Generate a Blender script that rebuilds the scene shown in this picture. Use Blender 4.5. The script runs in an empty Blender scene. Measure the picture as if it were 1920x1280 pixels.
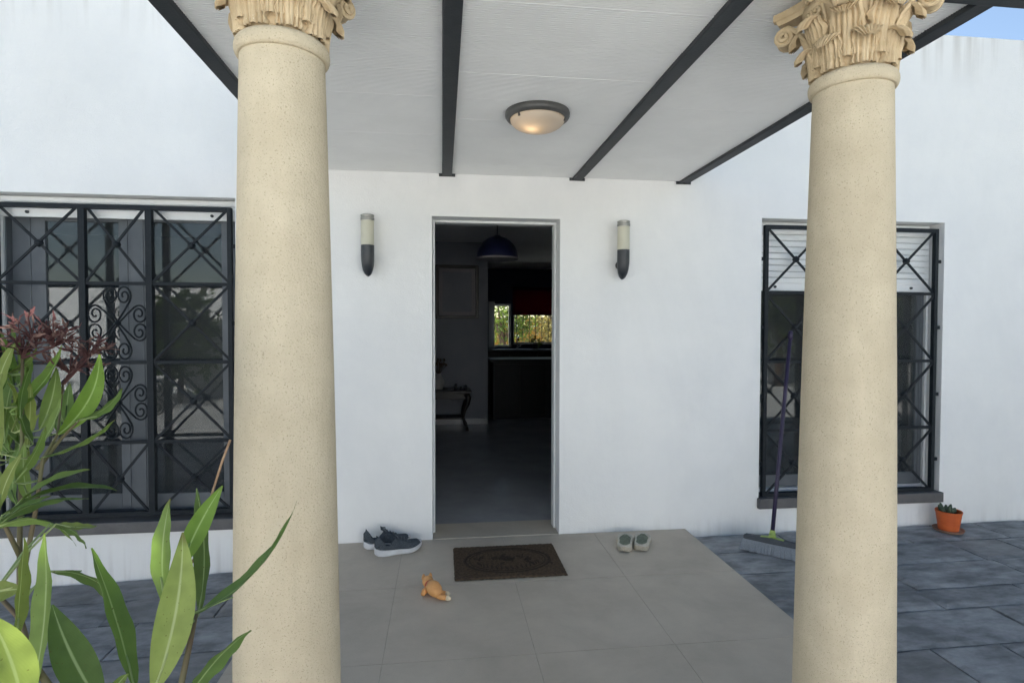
import bpy, math, random
from mathutils import Vector, Matrix, noise
random.seed(7)
S = bpy.context.scene
C = S.collection
R = math.radians
PI = math.pi

# ------------------------------------------------------------------ camera, sky, sun, exposure
cam_d = bpy.data.cameras.new('camera'); cam = bpy.data.objects.new('camera', cam_d); C.objects.link(cam)
cam_d.sensor_width = 36; cam_d.lens = 20.19; cam_d.clip_start = 0.02; cam_d.clip_end = 2000
cr = Vector((0.99267574, -0.12079751, 0.00168495)); cu = Vector((0.00144849, 0.02584711, 0.99966486)); cf = Vector((0.12080058, 0.99234061, -0.02583278))
mw = Matrix((( cr.x, cu.x, -cf.x, 0.14606), (cr.y, cu.y, -cf.y, -3.75487), (cr.z, cu.z, -cf.z, 1.38935), (0, 0, 0, 1)))
cam.matrix_world = mw
S.camera = cam

SUN_EL, SUN_AZ = 36.0, -20.0          # behind the house, a little to its left: the front lies in open shade
world = bpy.data.worlds.new('World'); S.world = world; world.use_nodes = True
wn = world.node_tree; wn.nodes.clear()
wo = wn.nodes.new('ShaderNodeOutputWorld'); wb = wn.nodes.new('ShaderNodeBackground'); ws = wn.nodes.new('ShaderNodeTexSky')
ws.sky_type = 'NISHITA'; ws.sun_disc = False; ws.sun_elevation = R(SUN_EL); ws.sun_rotation = R(SUN_AZ)
ws.air_density = 1.0; ws.dust_density = 0.3; ws.ozone_density = 0.0
wb.inputs['Strength'].default_value = 0.05
wn.links.new(ws.outputs[0], wb.inputs[0]); wn.links.new(wb.outputs[0], wo.inputs[0])
sun_d = bpy.data.lights.new('sun', 'SUN'); sun_d.energy = 5.0; sun_d.angle = R(0.53); sun_d.color = (1, .97, .93)
sun = bpy.data.objects.new('sun', sun_d); C.objects.link(sun); sun.location = (-6, 14, 12)
sdir = Vector((math.sin(R(SUN_AZ))*math.cos(R(SUN_EL)), math.cos(R(SUN_AZ))*math.cos(R(SUN_EL)), math.sin(R(SUN_EL))))
sun.rotation_euler = sdir.to_track_quat('Z', 'Y').to_euler()
S.view_settings.view_transform = 'Standard'; S.view_settings.look = 'None'
S.view_settings.exposure = 2.05; S.view_settings.gamma = 1.0; S.view_settings.use_curve_mapping = False
S.cycles.max_bounces = 10; S.cycles.diffuse_bounces = 6; S.cycles.glossy_bounces = 5; S.cycles.transparent_max_bounces = 12

# ------------------------------------------------------------------ materials
def _n(nt, t, **kw):
    n = nt.nodes.new(t)
    for k, v in kw.items(): setattr(n, k, v)
    return n
def mat(name, col, rough=.7, col2=None, scale=6., amt=1., detail=6., bump=0., bscale=80., stretch=(1,1,1), spec=.4, metal=0., speck=None, coat=0., contrast=(.35,.65), obj=False, bdist=.01, patch=None, bump2=None):
    """two-tone noise colour, optional fine bump and specks, in object or world space"""
    m = bpy.data.materials.new(name); m.use_nodes = True; nt = m.node_tree; b = nt.nodes['Principled BSDF']; L = nt.links.new
    b.inputs['Roughness'].default_value = rough; b.inputs['Metallic'].default_value = metal
    b.inputs['Specular IOR Level'].default_value = spec; b.inputs['Coat Weight'].default_value = coat
    b.inputs['Base Color'].default_value = (*col, 1)
    if obj: tc = _n(nt, 'ShaderNodeTexCoord').outputs['Object']
    else: tc = _n(nt, 'ShaderNodeNewGeometry').outputs['Position']
    mp = _n(nt, 'ShaderNodeMapping'); mp.inputs['Scale'].default_value = stretch; L(tc, mp.inputs[0]); co = mp.outputs[0]
    out = None
    if col2:
        nz = _n(nt, 'ShaderNodeTexNoise'); nz.inputs['Scale'].default_value = scale; nz.inputs['Detail'].default_value = detail; nz.inputs['Roughness'].default_value = .62
        L(co, nz.inputs['Vector'])
        rp = _n(nt, 'ShaderNodeValToRGB'); rp.color_ramp.elements[0].position = contrast[0]; rp.color_ramp.elements[1].position = contrast[1]
        rp.color_ramp.elements[0].color = (*col, 1); rp.color_ramp.elements[1].color = (*col2, 1); L(nz.outputs[0], rp.inputs[0]); out = rp.outputs[0]
    if speck:
        sc, size, scol = speck
        vo = _n(nt, 'ShaderNodeTexNoise'); vo.inputs['Scale'].default_value = sc; vo.inputs['Detail'].default_value = 2; L(co, vo.inputs['Vector'])
        r2 = _n(nt, 'ShaderNodeValToRGB'); r2.color_ramp.elements[0].position = size; r2.color_ramp.elements[1].position = size+.05
        L(vo.outputs[0], r2.inputs[0])
        mx = _n(nt, 'ShaderNodeMix', data_type='RGBA'); L(r2.outputs[0], mx.inputs[0])
        if out: L(out, mx.inputs[6])
        else: mx.inputs[6].default_value = (*col, 1)
        mx.inputs[7].default_value = (*scol, 1); out = mx.outputs[2]
    if patch:      # broad uneven weathering: (scale, stretch, darkest factor)
        m3 = _n(nt, 'ShaderNodeMapping'); m3.inputs['Scale'].default_value = patch[1]; L(tc, m3.inputs[0])
        n3 = _n(nt, 'ShaderNodeTexNoise'); n3.inputs['Scale'].default_value = patch[0]; n3.inputs['Detail'].default_value = 7; n3.inputs['Roughness'].default_value = .65; n3.inputs['Distortion'].default_value = .4; L(m3.outputs[0], n3.inputs['Vector'])
        r3 = _n(nt, 'ShaderNodeMapRange'); r3.inputs[1].default_value = .32; r3.inputs[2].default_value = .62; r3.inputs[3].default_value = patch[2]; r3.inputs[4].default_value = 1.0; L(n3.outputs[0], r3.inputs[0])
        x3 = _n(nt, 'ShaderNodeMix', data_type='RGBA', blend_type='MULTIPLY'); x3.inputs[0].default_value = 1
        if out: L(out, x3.inputs[6])
        else: x3.inputs[6].default_value = (*col, 1)
        L(r3.outputs[0], x3.inputs[7]); out = x3.outputs[2]
        r4 = _n(nt, 'ShaderNodeMapRange'); r4.inputs[1].default_value = .32; r4.inputs[2].default_value = .62; r4.inputs[3].default_value = min(1, rough+.18); r4.inputs[4].default_value = rough; L(n3.outputs[0], r4.inputs[0]); L(r4.outputs[0], b.inputs['Roughness'])
    if out: L(out, b.inputs['Base Color'])
    if bump:
        n2 = _n(nt, 'ShaderNodeTexNoise'); n2.inputs['Scale'].default_value = bscale; n2.inputs['Detail'].default_value = 5; L(co, n2.inputs['Vector'])
        bp = _n(nt, 'ShaderNodeBump'); bp.inputs['Strength'].default_value = bump; bp.inputs['Distance'].default_value = bdist
        L(n2.outputs[0], bp.inputs['Height']); L(bp.outputs[0], b.inputs['Normal'])
        if bump2:
            n4 = _n(nt, 'ShaderNodeTexNoise'); n4.inputs['Scale'].default_value = bump2[0]; n4.inputs['Detail'].default_value = 3; L(co, n4.inputs['Vector'])
            b4 = _n(nt, 'ShaderNodeBump'); b4.inputs['Strength'].default_value = bump2[1]; b4.inputs['Distance'].default_value = bump2[2]; L(n4.outputs[0], b4.inputs['Height']); L(b4.outputs[0], bp.inputs['Normal'])
    return m
def glass_mat(name, tint=(.8,.85,.85), ior=1.5, haze=.02):
    m = bpy.data.materials.new(name); m.use_nodes = True; nt = m.node_tree; nt.nodes.clear(); L = nt.links.new
    o = _n(nt, 'ShaderNodeOutputMaterial'); fr = _n(nt, 'ShaderNodeFresnel'); fr.inputs[0].default_value = ior
    t = _n(nt, 'ShaderNodeBsdfTransparent'); t.inputs[0].default_value = (*tint, 1)
    g = _n(nt, 'ShaderNodeBsdfGlossy'); g.inputs['Roughness'].default_value = .01
    n2 = _n(nt, 'ShaderNodeTexNoise'); n2.inputs['Scale'].default_value = 2.5
    bp = _n(nt, 'ShaderNodeBump'); bp.inputs['Strength'].default_value = .04; bp.inputs['Distance'].default_value = .02; L(n2.outputs[0], bp.inputs['Height']); L(bp.outputs[0], g.inputs['Normal'])
    mx = _n(nt, 'ShaderNodeMixShader'); L(fr.outputs[0], mx.inputs[0]); L(t.outputs[0], mx.inputs[1]); L(g.outputs[0], mx.inputs[2]); df = _n(nt, 'ShaderNodeBsdfDiffuse'); df.inputs[0].default_value = (.55,.56,.56,1); m2 = _n(nt, 'ShaderNodeMixShader'); m2.inputs[0].default_value = haze
    L(mx.outputs[0], m2.inputs[1]); L(df.outputs[0], m2.inputs[2]); L(m2.outputs[0], o.inputs[0])  # grey diffuse share paints a haze over the panes
    return m
def trans_mat(name, col, tcol, fac=.4, rough=.5, spec=.3):
    """thin leaf / cloth / opal: principled mixed with translucent"""
    m = bpy.data.materials.new(name); m.use_nodes = True; nt = m.node_tree; b = nt.nodes['Principled BSDF']; L = nt.links.new
    b.inputs['Base Color'].default_value = (*col, 1); b.inputs['Roughness'].default_value = rough; b.inputs['Specular IOR Level'].default_value = spec
    t = _n(nt, 'ShaderNodeBsdfTranslucent'); t.inputs[0].default_value = (*tcol, 1)
    mx = _n(nt, 'ShaderNodeMixShader'); mx.inputs[0].default_value = fac
    o = nt.nodes['Material Output']; L(b.outputs[0], mx.inputs[1]); L(t.outputs[0], mx.inputs[2]); L(mx.outputs[0], o.inputs[0])
    return m
def leaf_mat(name, col, tcol, rib):
    """oleander leaf: pale midrib and faint side veins from the leaf's own UVs, blotches by object"""
    m = trans_mat(name, col, tcol, .28, .6, .25); nt = m.node_tree; L = nt.links.new
    b = nt.nodes['Principled BSDF']; tr = [n for n in nt.nodes if n.type == 'BSDF_TRANSLUCENT'][0]
    uv = _n(nt, 'ShaderNodeTexCoord'); sp = _n(nt, 'ShaderNodeSeparateXYZ'); L(uv.outputs['UV'], sp.inputs[0])
    a = _n(nt, 'ShaderNodeMath', operation='SUBTRACT'); L(sp.outputs[0], a.inputs[0]); a.inputs[1].default_value = .5
    ab = _n(nt, 'ShaderNodeMath', operation='ABSOLUTE'); L(a.outputs[0], ab.inputs[0])
    rp = _n(nt, 'ShaderNodeValToRGB'); rp.color_ramp.elements[0].position = .018; rp.color_ramp.elements[1].position = .05
    rp.color_ramp.elements[0].color = (1,1,1,1); rp.color_ramp.elements[1].color = (0,0,0,1); L(ab.outputs[0], rp.inputs[0])
    oi = _n(nt, 'ShaderNodeObjectInfo'); hs = _n(nt, 'ShaderNodeHueSaturation'); hs.inputs['Color'].default_value = (*col, 1)
    v = _n(nt, 'ShaderNodeMapRange'); v.inputs[3].default_value = .72; v.inputs[4].default_value = 1.25; L(oi.outputs['Random'], v.inputs[0]); L(v.outputs[0], hs.inputs['Value'])
    nz = _n(nt, 'ShaderNodeTexNoise'); nz.inputs['Scale'].default_value = 60; L(uv.outputs['Object'], nz.inputs['Vector'])
    mz = _n(nt, 'ShaderNodeMix', data_type='RGBA', blend_type='MULTIPLY'); mz.inputs[0].default_value = .5; L(hs.outputs[0], mz.inputs[6]); L(nz.outputs[0], mz.inputs[7])
    mx = _n(nt, 'ShaderNodeMix', data_type='RGBA'); L(rp.outputs[0], mx.inputs[0]); L(mz.outputs[2], mx.inputs[6]); mx.inputs[7].default_value = (*rib, 1)
    # dried brown tip and a scatter of dark spots
    tp = _n(nt, 'ShaderNodeMapRange'); tp.inputs[1].default_value = .90; tp.inputs[2].default_value = 1.0; L(sp.outputs[1], tp.inputs[0])
    tn = _n(nt, 'ShaderNodeMath', operation='MULTIPLY'); L(tp.outputs[0], tn.inputs[0]); L(oi.outputs['Random'], tn.inputs[1])
    n5 = _n(nt, 'ShaderNodeTexNoise'); n5.inputs['Scale'].default_value = 240; L(uv.outputs['Object'], n5.inputs['Vector'])
    s5 = _n(nt, 'ShaderNodeMapRange'); s5.inputs[1].default_value = .70; s5.inputs[2].default_value = .74; L(n5.outputs[0], s5.inputs[0])
    a5 = _n(nt, 'ShaderNodeMath', operation='ADD', use_clamp=True); L(tn.outputs[0], a5.inputs[0]); L(s5.outputs[0], a5.inputs[1])
    x5 = _n(nt, 'ShaderNodeMix', data_type='RGBA'); L(a5.outputs[0], x5.inputs[0]); L(mx.outputs[2], x5.inputs[6]); x5.inputs[7].default_value = (.07,.045,.02,1)
    L(x5.outputs[2], b.inputs['Base Color'])
    wv = _n(nt, 'ShaderNodeTexWave'); wv.inputs['Scale'].default_value = 9; wv.bands_direction = 'DIAGONAL'; L(uv.outputs['UV'], wv.inputs[0])
    bp = _n(nt, 'ShaderNodeBump'); bp.inputs['Strength'].default_value = .05; bp.inputs['Distance'].default_value = .001; L(wv.outputs[0], bp.inputs['Height']); L(bp.outputs[0], b.inputs['Normal'])
    return m

M = {}
def plaster():
    m = mat('white_plaster', (.80,.80,.79), .85, (.75,.755,.755), 1.7, bump=.45, bscale=120, spec=.2, bdist=.004, patch=(1.1,(1,1,.45),.93), bump2=(11,.35,.012))
    nt = m.node_tree; L = nt.links.new; b = nt.nodes['Principled BSDF']; src = b.inputs['Base Color'].links[0].from_socket
    # weather marks: drips under the parapet and a splash line at the foot, each broken up by noise
    g = _n(nt, 'ShaderNodeNewGeometry'); sp = _n(nt, 'ShaderNodeSeparateXYZ'); L(g.outputs['Position'], sp.inputs[0])
    mp = _n(nt, 'ShaderNodeMapping'); mp.inputs['Scale'].default_value = (14,14,.8); L(g.outputs['Position'], mp.inputs[0])
    nz = _n(nt, 'ShaderNodeTexNoise'); nz.inputs['Scale'].default_value = 1; nz.inputs['Detail'].default_value = 4; L(mp.outputs[0], nz.inputs['Vector'])
    r1 = _n(nt, 'ShaderNodeMapRange'); r1.inputs[1].default_value = 3.1; r1.inputs[2].default_value = 3.48; L(sp.outputs[2], r1.inputs[0])
    r2 = _n(nt, 'ShaderNodeMapRange'); r2.inputs[1].default_value = .10; r2.inputs[2].default_value = -.16; L(sp.outputs[2], r2.inputs[0])
    ad = _n(nt, 'ShaderNodeMath', operation='ADD'); L(r1.outputs[0], ad.inputs[0]); L(r2.outputs[0], ad.inputs[1])
    rn = _n(nt, 'ShaderNodeMapRange'); rn.inputs[1].default_value = .48; rn.inputs[2].default_value = .72; L(nz.outputs[0], rn.inputs[0])
    ml = _n(nt, 'ShaderNodeMath', operation='MULTIPLY'); L(ad.outputs[0], ml.inputs[0]); L(rn.outputs[0], ml.inputs[1])
    m2 = _n(nt, 'ShaderNodeMath', operation='MULTIPLY'); L(ml.outputs[0], m2.inputs[0]); m2.inputs[1].default_value = .6
    mx = _n(nt, 'ShaderNodeMix', data_type='RGBA'); L(m2.outputs[0], mx.inputs[0]); L(src, mx.inputs[6]); mx.inputs[7].default_value = (.42,.40,.37,1)
    L(mx.outputs[2], b.inputs['Base Color']); return m
M['plaster'] = plaster()
M['room'] = mat('room_paint', (.24,.25,.28), .8, (.21,.22,.25), 3)
M['tile'] = mat('porch_tile', (.52,.455,.368), .5, (.47,.41,.332), 3.5, bump=.12, bscale=220, spec=.35, bdist=.002, speck=(300,.66,(.36,.33,.285)), patch=(2.2,(1,1,1),.86))
M['grout'] = mat('grout', (.42,.375,.31), .9, (.34,.302,.25), 30)
M['slate'] = mat('slate_paving', (.165,.171,.178), .62, (.40,.410,.420), 8, stretch=(.75,1.5,1), bump=.6, bscale=34, spec=.35, contrast=(.38,.72), bdist=.006, detail=12, patch=(1.6,(1,1,1),.72))
M['slate2'] = mat('slate_paving_brown', (.170,.171,.172), .62, (.34,.341,.342), 7, stretch=(.75,1.5,1), bump=.6, bscale=34, spec=.35, contrast=(.36,.74), bdist=.006, detail=12, patch=(1.6,(1,1,1),.72))
M['joint'] = mat('paving_joint', (.045,.047,.052), .9, (.03,.03,.034), 40)
M['earth'] = mat('ground', (.52,.515,.49), .9, (.45,.445,.42), .6, bump=.5, bscale=20)
M['stone'] = mat('column_stone', (.670,.575,.415), .85, (.580,.490,.345), 11, bump=.7, bscale=190, spec=.2, speck=(260,.615,(.47,.39,.27)), bdist=.004, detail=12, contrast=(.3,.72), patch=(3.2,(1.6,1.6,.28),.88), bump2=(26,.4,.004))
M['capital'] = mat('capital_stone', (.620,.490,.315), .85, (.490,.375,.230), 16, bump=.5, bscale=150, spec=.2, bdist=.004, detail=8, speck=(170,.70,(.66,.55,.38)))
M['beam'] = mat('painted_steel', (.034,.038,.043), .55, (.044,.048,.053), 14, bump=.1, bscale=120, spec=.3)
M['plank'] = mat('ceiling_pvc', (.83,.83,.815), .5, (.79,.79,.775), 4, spec=.35)
M['iron'] = mat('wrought_iron', (.009,.013,.017), .6, (.014,.018,.022), 30, bump=.2, bscale=160, spec=.22)
M['alu'] = mat('white_aluminium', (.70,.71,.71), .4, (.66,.67,.67), 8, spec=.45)
M['alu_shaded'] = mat('shaded_aluminium', (.115,.127,.14), .45, (.10,.112,.124), 8, spec=.3)  # shade inside the window reveal is put into this dark tone
M['sill'] = mat('slate_sill', (.12,.115,.115), .6, (.085,.083,.086), 7, bump=.3, bscale=60)
M['glass'] = glass_mat('window_glass', (.60,.65,.67), 1.55, .045)
M['clear'] = glass_mat('clear_glass', (.9,.92,.92))
M['curtain'] = trans_mat('grey_curtain', (.42,.42,.44), (.35,.35,.37), .3, .9, .1)
M['curtain_y'] = trans_mat('ochre_curtain', (.40,.28,.10), (.38,.26,.09), .5, .9, .1)
M['lamp_black'] = mat('lamp_black', (.018,.022,.028), .38, (.026,.03,.036), 40, spec=.5)
M['lamp_cap'] = mat('lamp_cap_metal', (.25,.25,.235), .35, metal=.6)
M['opal'] = trans_mat('opal_plastic', (.72,.70,.58), (.6,.58,.46), .3, .35, .5)
M['bronze'] = mat('lamp_ring_metal', (.060,.060,.058), .4, (.075,.074,.07), 20, spec=.5)
M['dome'] = trans_mat('alabaster_glass', (.62,.60,.55), (.70,.63,.52), .5, .25, .5)
M['mat'] = mat('coir', (.125,.088,.058), .95, (.066,.046,.032), 70, bump=1., bscale=260, spec=.1, bdist=.01)
M['mat2'] = mat('coir_dark', (.066,.048,.035), .95, (.042,.031,.024), 70, bump=1., bscale=260, spec=.1, bdist=.01)
M['knit'] = mat('sneaker_knit', (.075,.088,.102), .85, (.038,.047,.058), 120, bump=.8, bscale=420, spec=.2, bdist=.003)
M['inner'] = mat('shoe_lining', (.014,.018,.023), .95, (.022,.026,.03), 90)
M['lace'] = mat('shoe_lace', (.09,.105,.12), .9)
M['foam'] = mat('white_midsole', (.60,.61,.63), .6, (.50,.50,.51), 18)
M['canvas'] = mat('beige_canvas', (.52,.49,.42), .9, (.42,.40,.34), 60, bump=.5, bscale=400, bdist=.003)
M['green_in'] = mat('green_insole', (.20,.225,.165), .9, (.13,.15,.11), 60, bump=.4, bscale=300, bdist=.003)
M['rope'] = mat('jute_sole', (.46,.42,.34), .95, (.36,.32,.25), 120, bump=.8, bscale=260, bdist=.004)
M['toy'] = mat('orange_rubber', (.70,.36,.13), .55, (.58,.28,.10), 22, spec=.4)
M['toy_red'] = mat('red_rubber', (.50,.09,.05), .5)
M['toy_pale'] = mat('pale_rubber', (.72,.60,.42), .55)
M['purple'] = mat('purple_handle', (.022,.014,.050), .5, (.018,.011,.04), 30, spec=.5)
M['broom'] = mat('grey_blue_plastic', (.055,.065,.08), .5, (.045,.052,.065), 30)
M['bristle'] = mat('grey_bristles', (.30,.33,.37), .8, (.20,.225,.255), 90, stretch=(4,4,.4))
M['lime'] = mat('lime_plastic', (.30,.40,.10), .5)
M['pot'] = mat('orange_pot', (.62,.135,.035), .55, (.50,.10,.028), 18, spec=.35)
M['saucer'] = mat('terracotta_saucer', (.34,.19,.13), .7, (.26,.15,.10), 20)
M['soil'] = mat('soil', (.05,.04,.03), .95, (.025,.02,.015), 60, bump=1, bscale=120)
M['succulent'] = mat('succulent', (.075,.105,.065), .5, (.045,.07,.045), 40)
M['marble'] = mat('polished_floor', (.42,.425,.44), .17, (.34,.345,.36), 3, spec=.3, detail=9)
M['navy'] = mat('navy_enamel', (.012,.016,.06), .35, (.016,.02,.07), 10)
M['wood_dark'] = mat('dark_wood', (.028,.020,.016), .4, (.018,.013,.011), 10, stretch=(1,8,8))
M['print'] = mat('faded_print', (.13,.12,.13), .6, (.03,.03,.04), 5)
M['navy_wall'] = mat('dark_navy', (.014,.015,.045), .8, (.018,.019,.05), 3)
M['wood_black'] = mat('black_wood', (.010,.010,.012), .5, (.014,.013,.014), 10, spec=.25)
M['passe'] = mat('passe_partout', (.30,.28,.30), .8)
M['red_blind'] = trans_mat('red_blind', (.10,.004,.02), (.20,.008,.03), .5, .9, .1)
M['stainless'] = mat('stainless', (.55,.55,.55), .25, metal=1.)
M['ceramic'] = mat('ceramic', (.45,.44,.42), .3, (.38,.37,.36), 12)
M['bark'] = mat('bark', (.13,.085,.055), .9, (.075,.05,.035), 30, stretch=(3,3,.5), bump=.8, bscale=60)
M['stem'] = mat('oleander_stem', (.12,.13,.055), .7, (.13,.085,.05), 20, stretch=(1,1,.4))
M['dry'] = mat('dry_stalk', (.20,.09,.035), .7, (.34,.24,.15), 30, stretch=(1,1,.6))
M['petal'] = trans_mat('withered_petal', (.100,.050,.048), (.12,.055,.055), .3, .85, .1)
M['petal2'] = trans_mat('withered_petal_pale', (.165,.105,.090), (.18,.11,.095), .3, .85, .1)
M['leaf0'] = leaf_mat('leaf_deep', (.115,.190,.055), (.14,.26,.03), (.26,.34,.15))
M['leaf1'] = leaf_mat('leaf_mid', (.165,.245,.065), (.20,.33,.04), (.31,.39,.17))
M['leaf2'] = leaf_mat('leaf_pale', (.245,.310,.085), (.30,.40,.06), (.38,.44,.20))
M['leaf3'] = leaf_mat('leaf_fresh', (.165,.285,.050), (.22,.40,.03), (.30,.42,.15))
M['foliage'] = trans_mat('garden_foliage', (.075,.11,.03), (.14,.20,.03), .45, .6, .3)
M['foliage_y'] = trans_mat('dry_foliage', (.15,.13,.05), (.26,.22,.07), .45, .7, .2)
M['paint_wall'] = mat('garden_wall_paint', (.78,.78,.77), .9, (.73,.73,.715), 2)

# ------------------------------------------------------------------ mesh helpers
class B:
    """collects geometry (world coordinates) for ONE mesh object"""
    def __init__(s): s.v = []; s.f = []; s.m = []; s.uv = {}
    def add(s, vs, fs, mi=0):
        o = len(s.v); s.v += [tuple(v) for v in vs]
        for f in fs: s.f.append(tuple(i+o for i in f)); s.m.append(mi)
        return s
    def box(s, x0, x1, y0, y1, z0, z1, mi=0):
        vs = [(x,y,z) for z in (z0,z1) for y in (y0,y1) for x in (x0,x1)]
        return s.add(vs, [(0,2,3,1),(4,5,7,6),(0,1,5,4),(2,6,7,3),(0,4,6,2),(1,3,7,5)], mi)
    def bar(s, a, b, w, h, up=(0,1,0), mi=0):
        """square bar from a to b; w across, h along 'up'"""
        a, b, up = Vector(a), Vector(b), Vector(up); d = (b-a).normalized(); n = d.cross(up).normalized(); u = n.cross(d).normalized()
        vs = [p + n*(i*w/2) + u*(j*h/2) for p in (a,b) for j in (-1,1) for i in (-1,1)]
        return s.add(vs, [(0,2,3,1),(4,5,7,6),(0,1,5,4),(2,6,7,3),(0,4,6,2),(1,3,7,5)], mi)
    def tube(s, pts, rad, n=8, cap=True, mi=0):
        pts = [Vector(p) for p in pts]; k = len(pts)
        if not hasattr(rad, '__len__'): rad = [rad]*k
        t = (pts[1]-pts[0]).normalized(); nrm = t.orthogonal().normalized(); rows = []
        for i, p in enumerate(pts):
            t2 = (pts[min(i+1,k-1)]-pts[max(i-1,0)]).normalized()
            nrm = (nrm - t2*nrm.dot(t2)); nrm = nrm.normalized() if nrm.length > 1e-6 else t2.orthogonal().normalized()
            bn = t2.cross(nrm)
            rows.append([p + (nrm*math.cos(2*PI*j/n) + bn*math.sin(2*PI*j/n))*rad[i] for j in range(n)])
        fs = [(i*n+j, i*n+(j+1)%n, (i+1)*n+(j+1)%n, (i+1)*n+j) for i in range(k-1) for j in range(n)]
        if cap: fs += [tuple(range(n-1,-1,-1)), tuple((k-1)*n+j for j in range(n))]
        return s.add([v for r in rows for v in r], fs, mi)
    def lathe(s, prof, c=(0,0,0), n=24, mi=0, axis='z', sx=1, sy=1):
        k = len(prof); vs = []
        for (r, z) in prof:
            for j in range(n):
                a = 2*PI*j/n; vs.append((c[0]+r*sx*math.cos(a), c[1]+r*sy*math.sin(a), c[2]+z))
        fs = [(i*n+j, i*n+(j+1)%n, (i+1)*n+(j+1)%n, (i+1)*n+j) for i in range(k-1) for j in range(n)]
        if prof[0][0] > 1e-5: fs.append(tuple(range(n-1,-1,-1)))
        if prof[-1][0] > 1e-5: fs.append(tuple((k-1)*n+j for j in range(n)))
        return s.add(vs, fs, mi)
    def grid(s, fn, nu, nv, mi=0, closed=False):
        vs = [fn(i/nu, j/nv) for j in range(nv+1) for i in range(nu+1)]; w = nu+1
        fs = [(j*w+i, j*w+i+1, (j+1)*w+i+1, (j+1)*w+i) for j in range(nv) for i in range(nu)]
        return s.add(vs, fs, mi)
    def mesh(s, name, mats, off=(0,0,0), smooth=False):
        me = bpy.data.meshes.new(name); me.from_pydata([(a-off[0], b-off[1], c-off[2]) for a, b, c in s.v], [], s.f)
        for m in (mats if isinstance(mats, (list,tuple)) else [mats]): me.materials.append(M[m] if isinstance(m, str) else m)
        if any(s.m): me.polygons.foreach_set('material_index', s.m)
        if smooth: me.polygons.foreach_set('use_smooth', [True]*len(me.polygons))
        me.validate(); me.update()
        return me
def bevel(o, w, seg=2):
    m = o.modifiers.new('bevel', 'BEVEL'); m.width = w; m.segments = seg; m.limit_method = 'ANGLE'; m.angle_limit = R(40); return o
def autosmooth(me, ang=40):
    me.polygons.foreach_set('use_smooth', [True]*len(me.polygons)); me.set_sharp_from_angle(angle=R(ang))
def root_loc(o):
    v = Vector((0,0,0))
    while o: v += o.location; o = o.parent
    return v
def tag(o, label=None, cat=None, group=None, kind=None):
    if label: o['label'] = label
    if cat: o['category'] = cat
    if group: o['group'] = group
    if kind: o['kind'] = kind
    return o
def thing(name, loc, label, cat, group=None):
    o = bpy.data.objects.new(name, None); C.objects.link(o); o.location = loc; o.empty_display_size = .1
    return tag(o, label, cat, group)
def part(name, b, mats, parent=None, smooth=False, bev=0, auto=0, label=None):
    off = root_loc(parent) if parent else (0,0,0)
    me = b.mesh(name, mats, off, smooth)
    if auto: autosmooth(me, auto)
    o = bpy.data.objects.new(name, me); C.objects.link(o); o.parent = parent
    if bev: bevel(o, bev)
    if label: o['label'] = label
    return o
def solo(name, b, mats, loc, label, cat, group=None, **kw):
    me = b.mesh(name, mats, loc, kw.get('smooth', False)); o = bpy.data.objects.new(name, me); C.objects.link(o); o.location = loc
    if kw.get('auto'): autosmooth(me, kw['auto'])
    if kw.get('bev'): bevel(o, kw['bev'])
    return tag(o, label, cat, group, kw.get('kind'))
def inst(name, me, loc, parent, rot=None):
    o = bpy.data.objects.new(name, me); C.objects.link(o); o.parent = parent
    o.location = Vector(loc) - (root_loc(parent) if parent else Vector())
    if rot: o.rotation_euler = rot
    return o
def copy_tree(o, parent=None):
    c = o.copy(); C.objects.link(c); c.parent = parent
    for ch in o.children: copy_tree(ch, c)
    return c
# ------------------------------------------------------------------ ground, paving, porch floor
def gz(x):
    if x > 1.80: return -.050 + .006*min(x-1.80, 6)
    if x < -.72: return -.132 + .030*max(x+.72, -3)
    return -.132 + (x+.72)/2.52*.082
XS = [-90,-30,-12,-7,-3.72,-2,-.72,.5,1.8,4,7.8,12,30,90]; YS = [-90,-30,-12,-6,-3,0,3,9,14,30,90]
g = B(); g.add([(x, y, gz(x)-.035) for y in YS for x in XS], [(j*len(XS)+i, j*len(XS)+i+1, (j+1)*len(XS)+i+1, (j+1)*len(XS)+i) for j in range(len(YS)-1) for i in range(len(XS)-1)])
solo('ground', g, 'earth', (0,0,0), 'pale ground around the house', 'ground', kind='structure')  # pale tone chosen so sunlit ground bounces light onto the porch

def slab_mesh(x0, x1, y0, y1, z, dx=.006):
    e = .010; h = .03; b = B(); s = [random.uniform(-.0025,.0025) for _ in range(4)]
    NX, NY = max(6, int((x1-x0)/.028)), max(5, int((y1-y0)/.028)); so = random.uniform(0, 50)
    def top(u, v):      # cleft stone: stepped layers plus fine waviness, dropping to the joint at the edges
        x = x0+(x1-x0)*u; y = y0+(y1-y0)*v; p = Vector((x*5+so, y*11, so))
        lay = noise.noise(p)*1.0+noise.noise(p*2.3)*.45; st = math.floor(lay*3.2)/3.2
        ed = min(u*(x1-x0), (1-u)*(x1-x0), v*(y1-y0), (1-v)*(y1-y0))
        return (x, y, gz(x)-.002+.0042*(st*.6+lay*.4)+.0012*noise.noise(p*7)-(.008 if ed < .002 else 0)+s[0])
    b.grid(top, NX, NY); W_ = NX+1; n0 = len(b.v)
    rim = [i for i in range(W_)]+[j*W_+NX for j in range(1, NY+1)]+[NY*W_+i for i in range(NX-1, -1, -1)]+[j*W_ for j in range(NY-1, 0, -1)]
    b.v += [(b.v[i][0], b.v[i][1], gz(b.v[i][0])-h) for i in rim]; K = len(rim)
    for k in range(K): b.f.append((rim[(k+1)%K], rim[k], n0+k, n0+(k+1)%K)); b.m.append(0)
    return b
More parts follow.
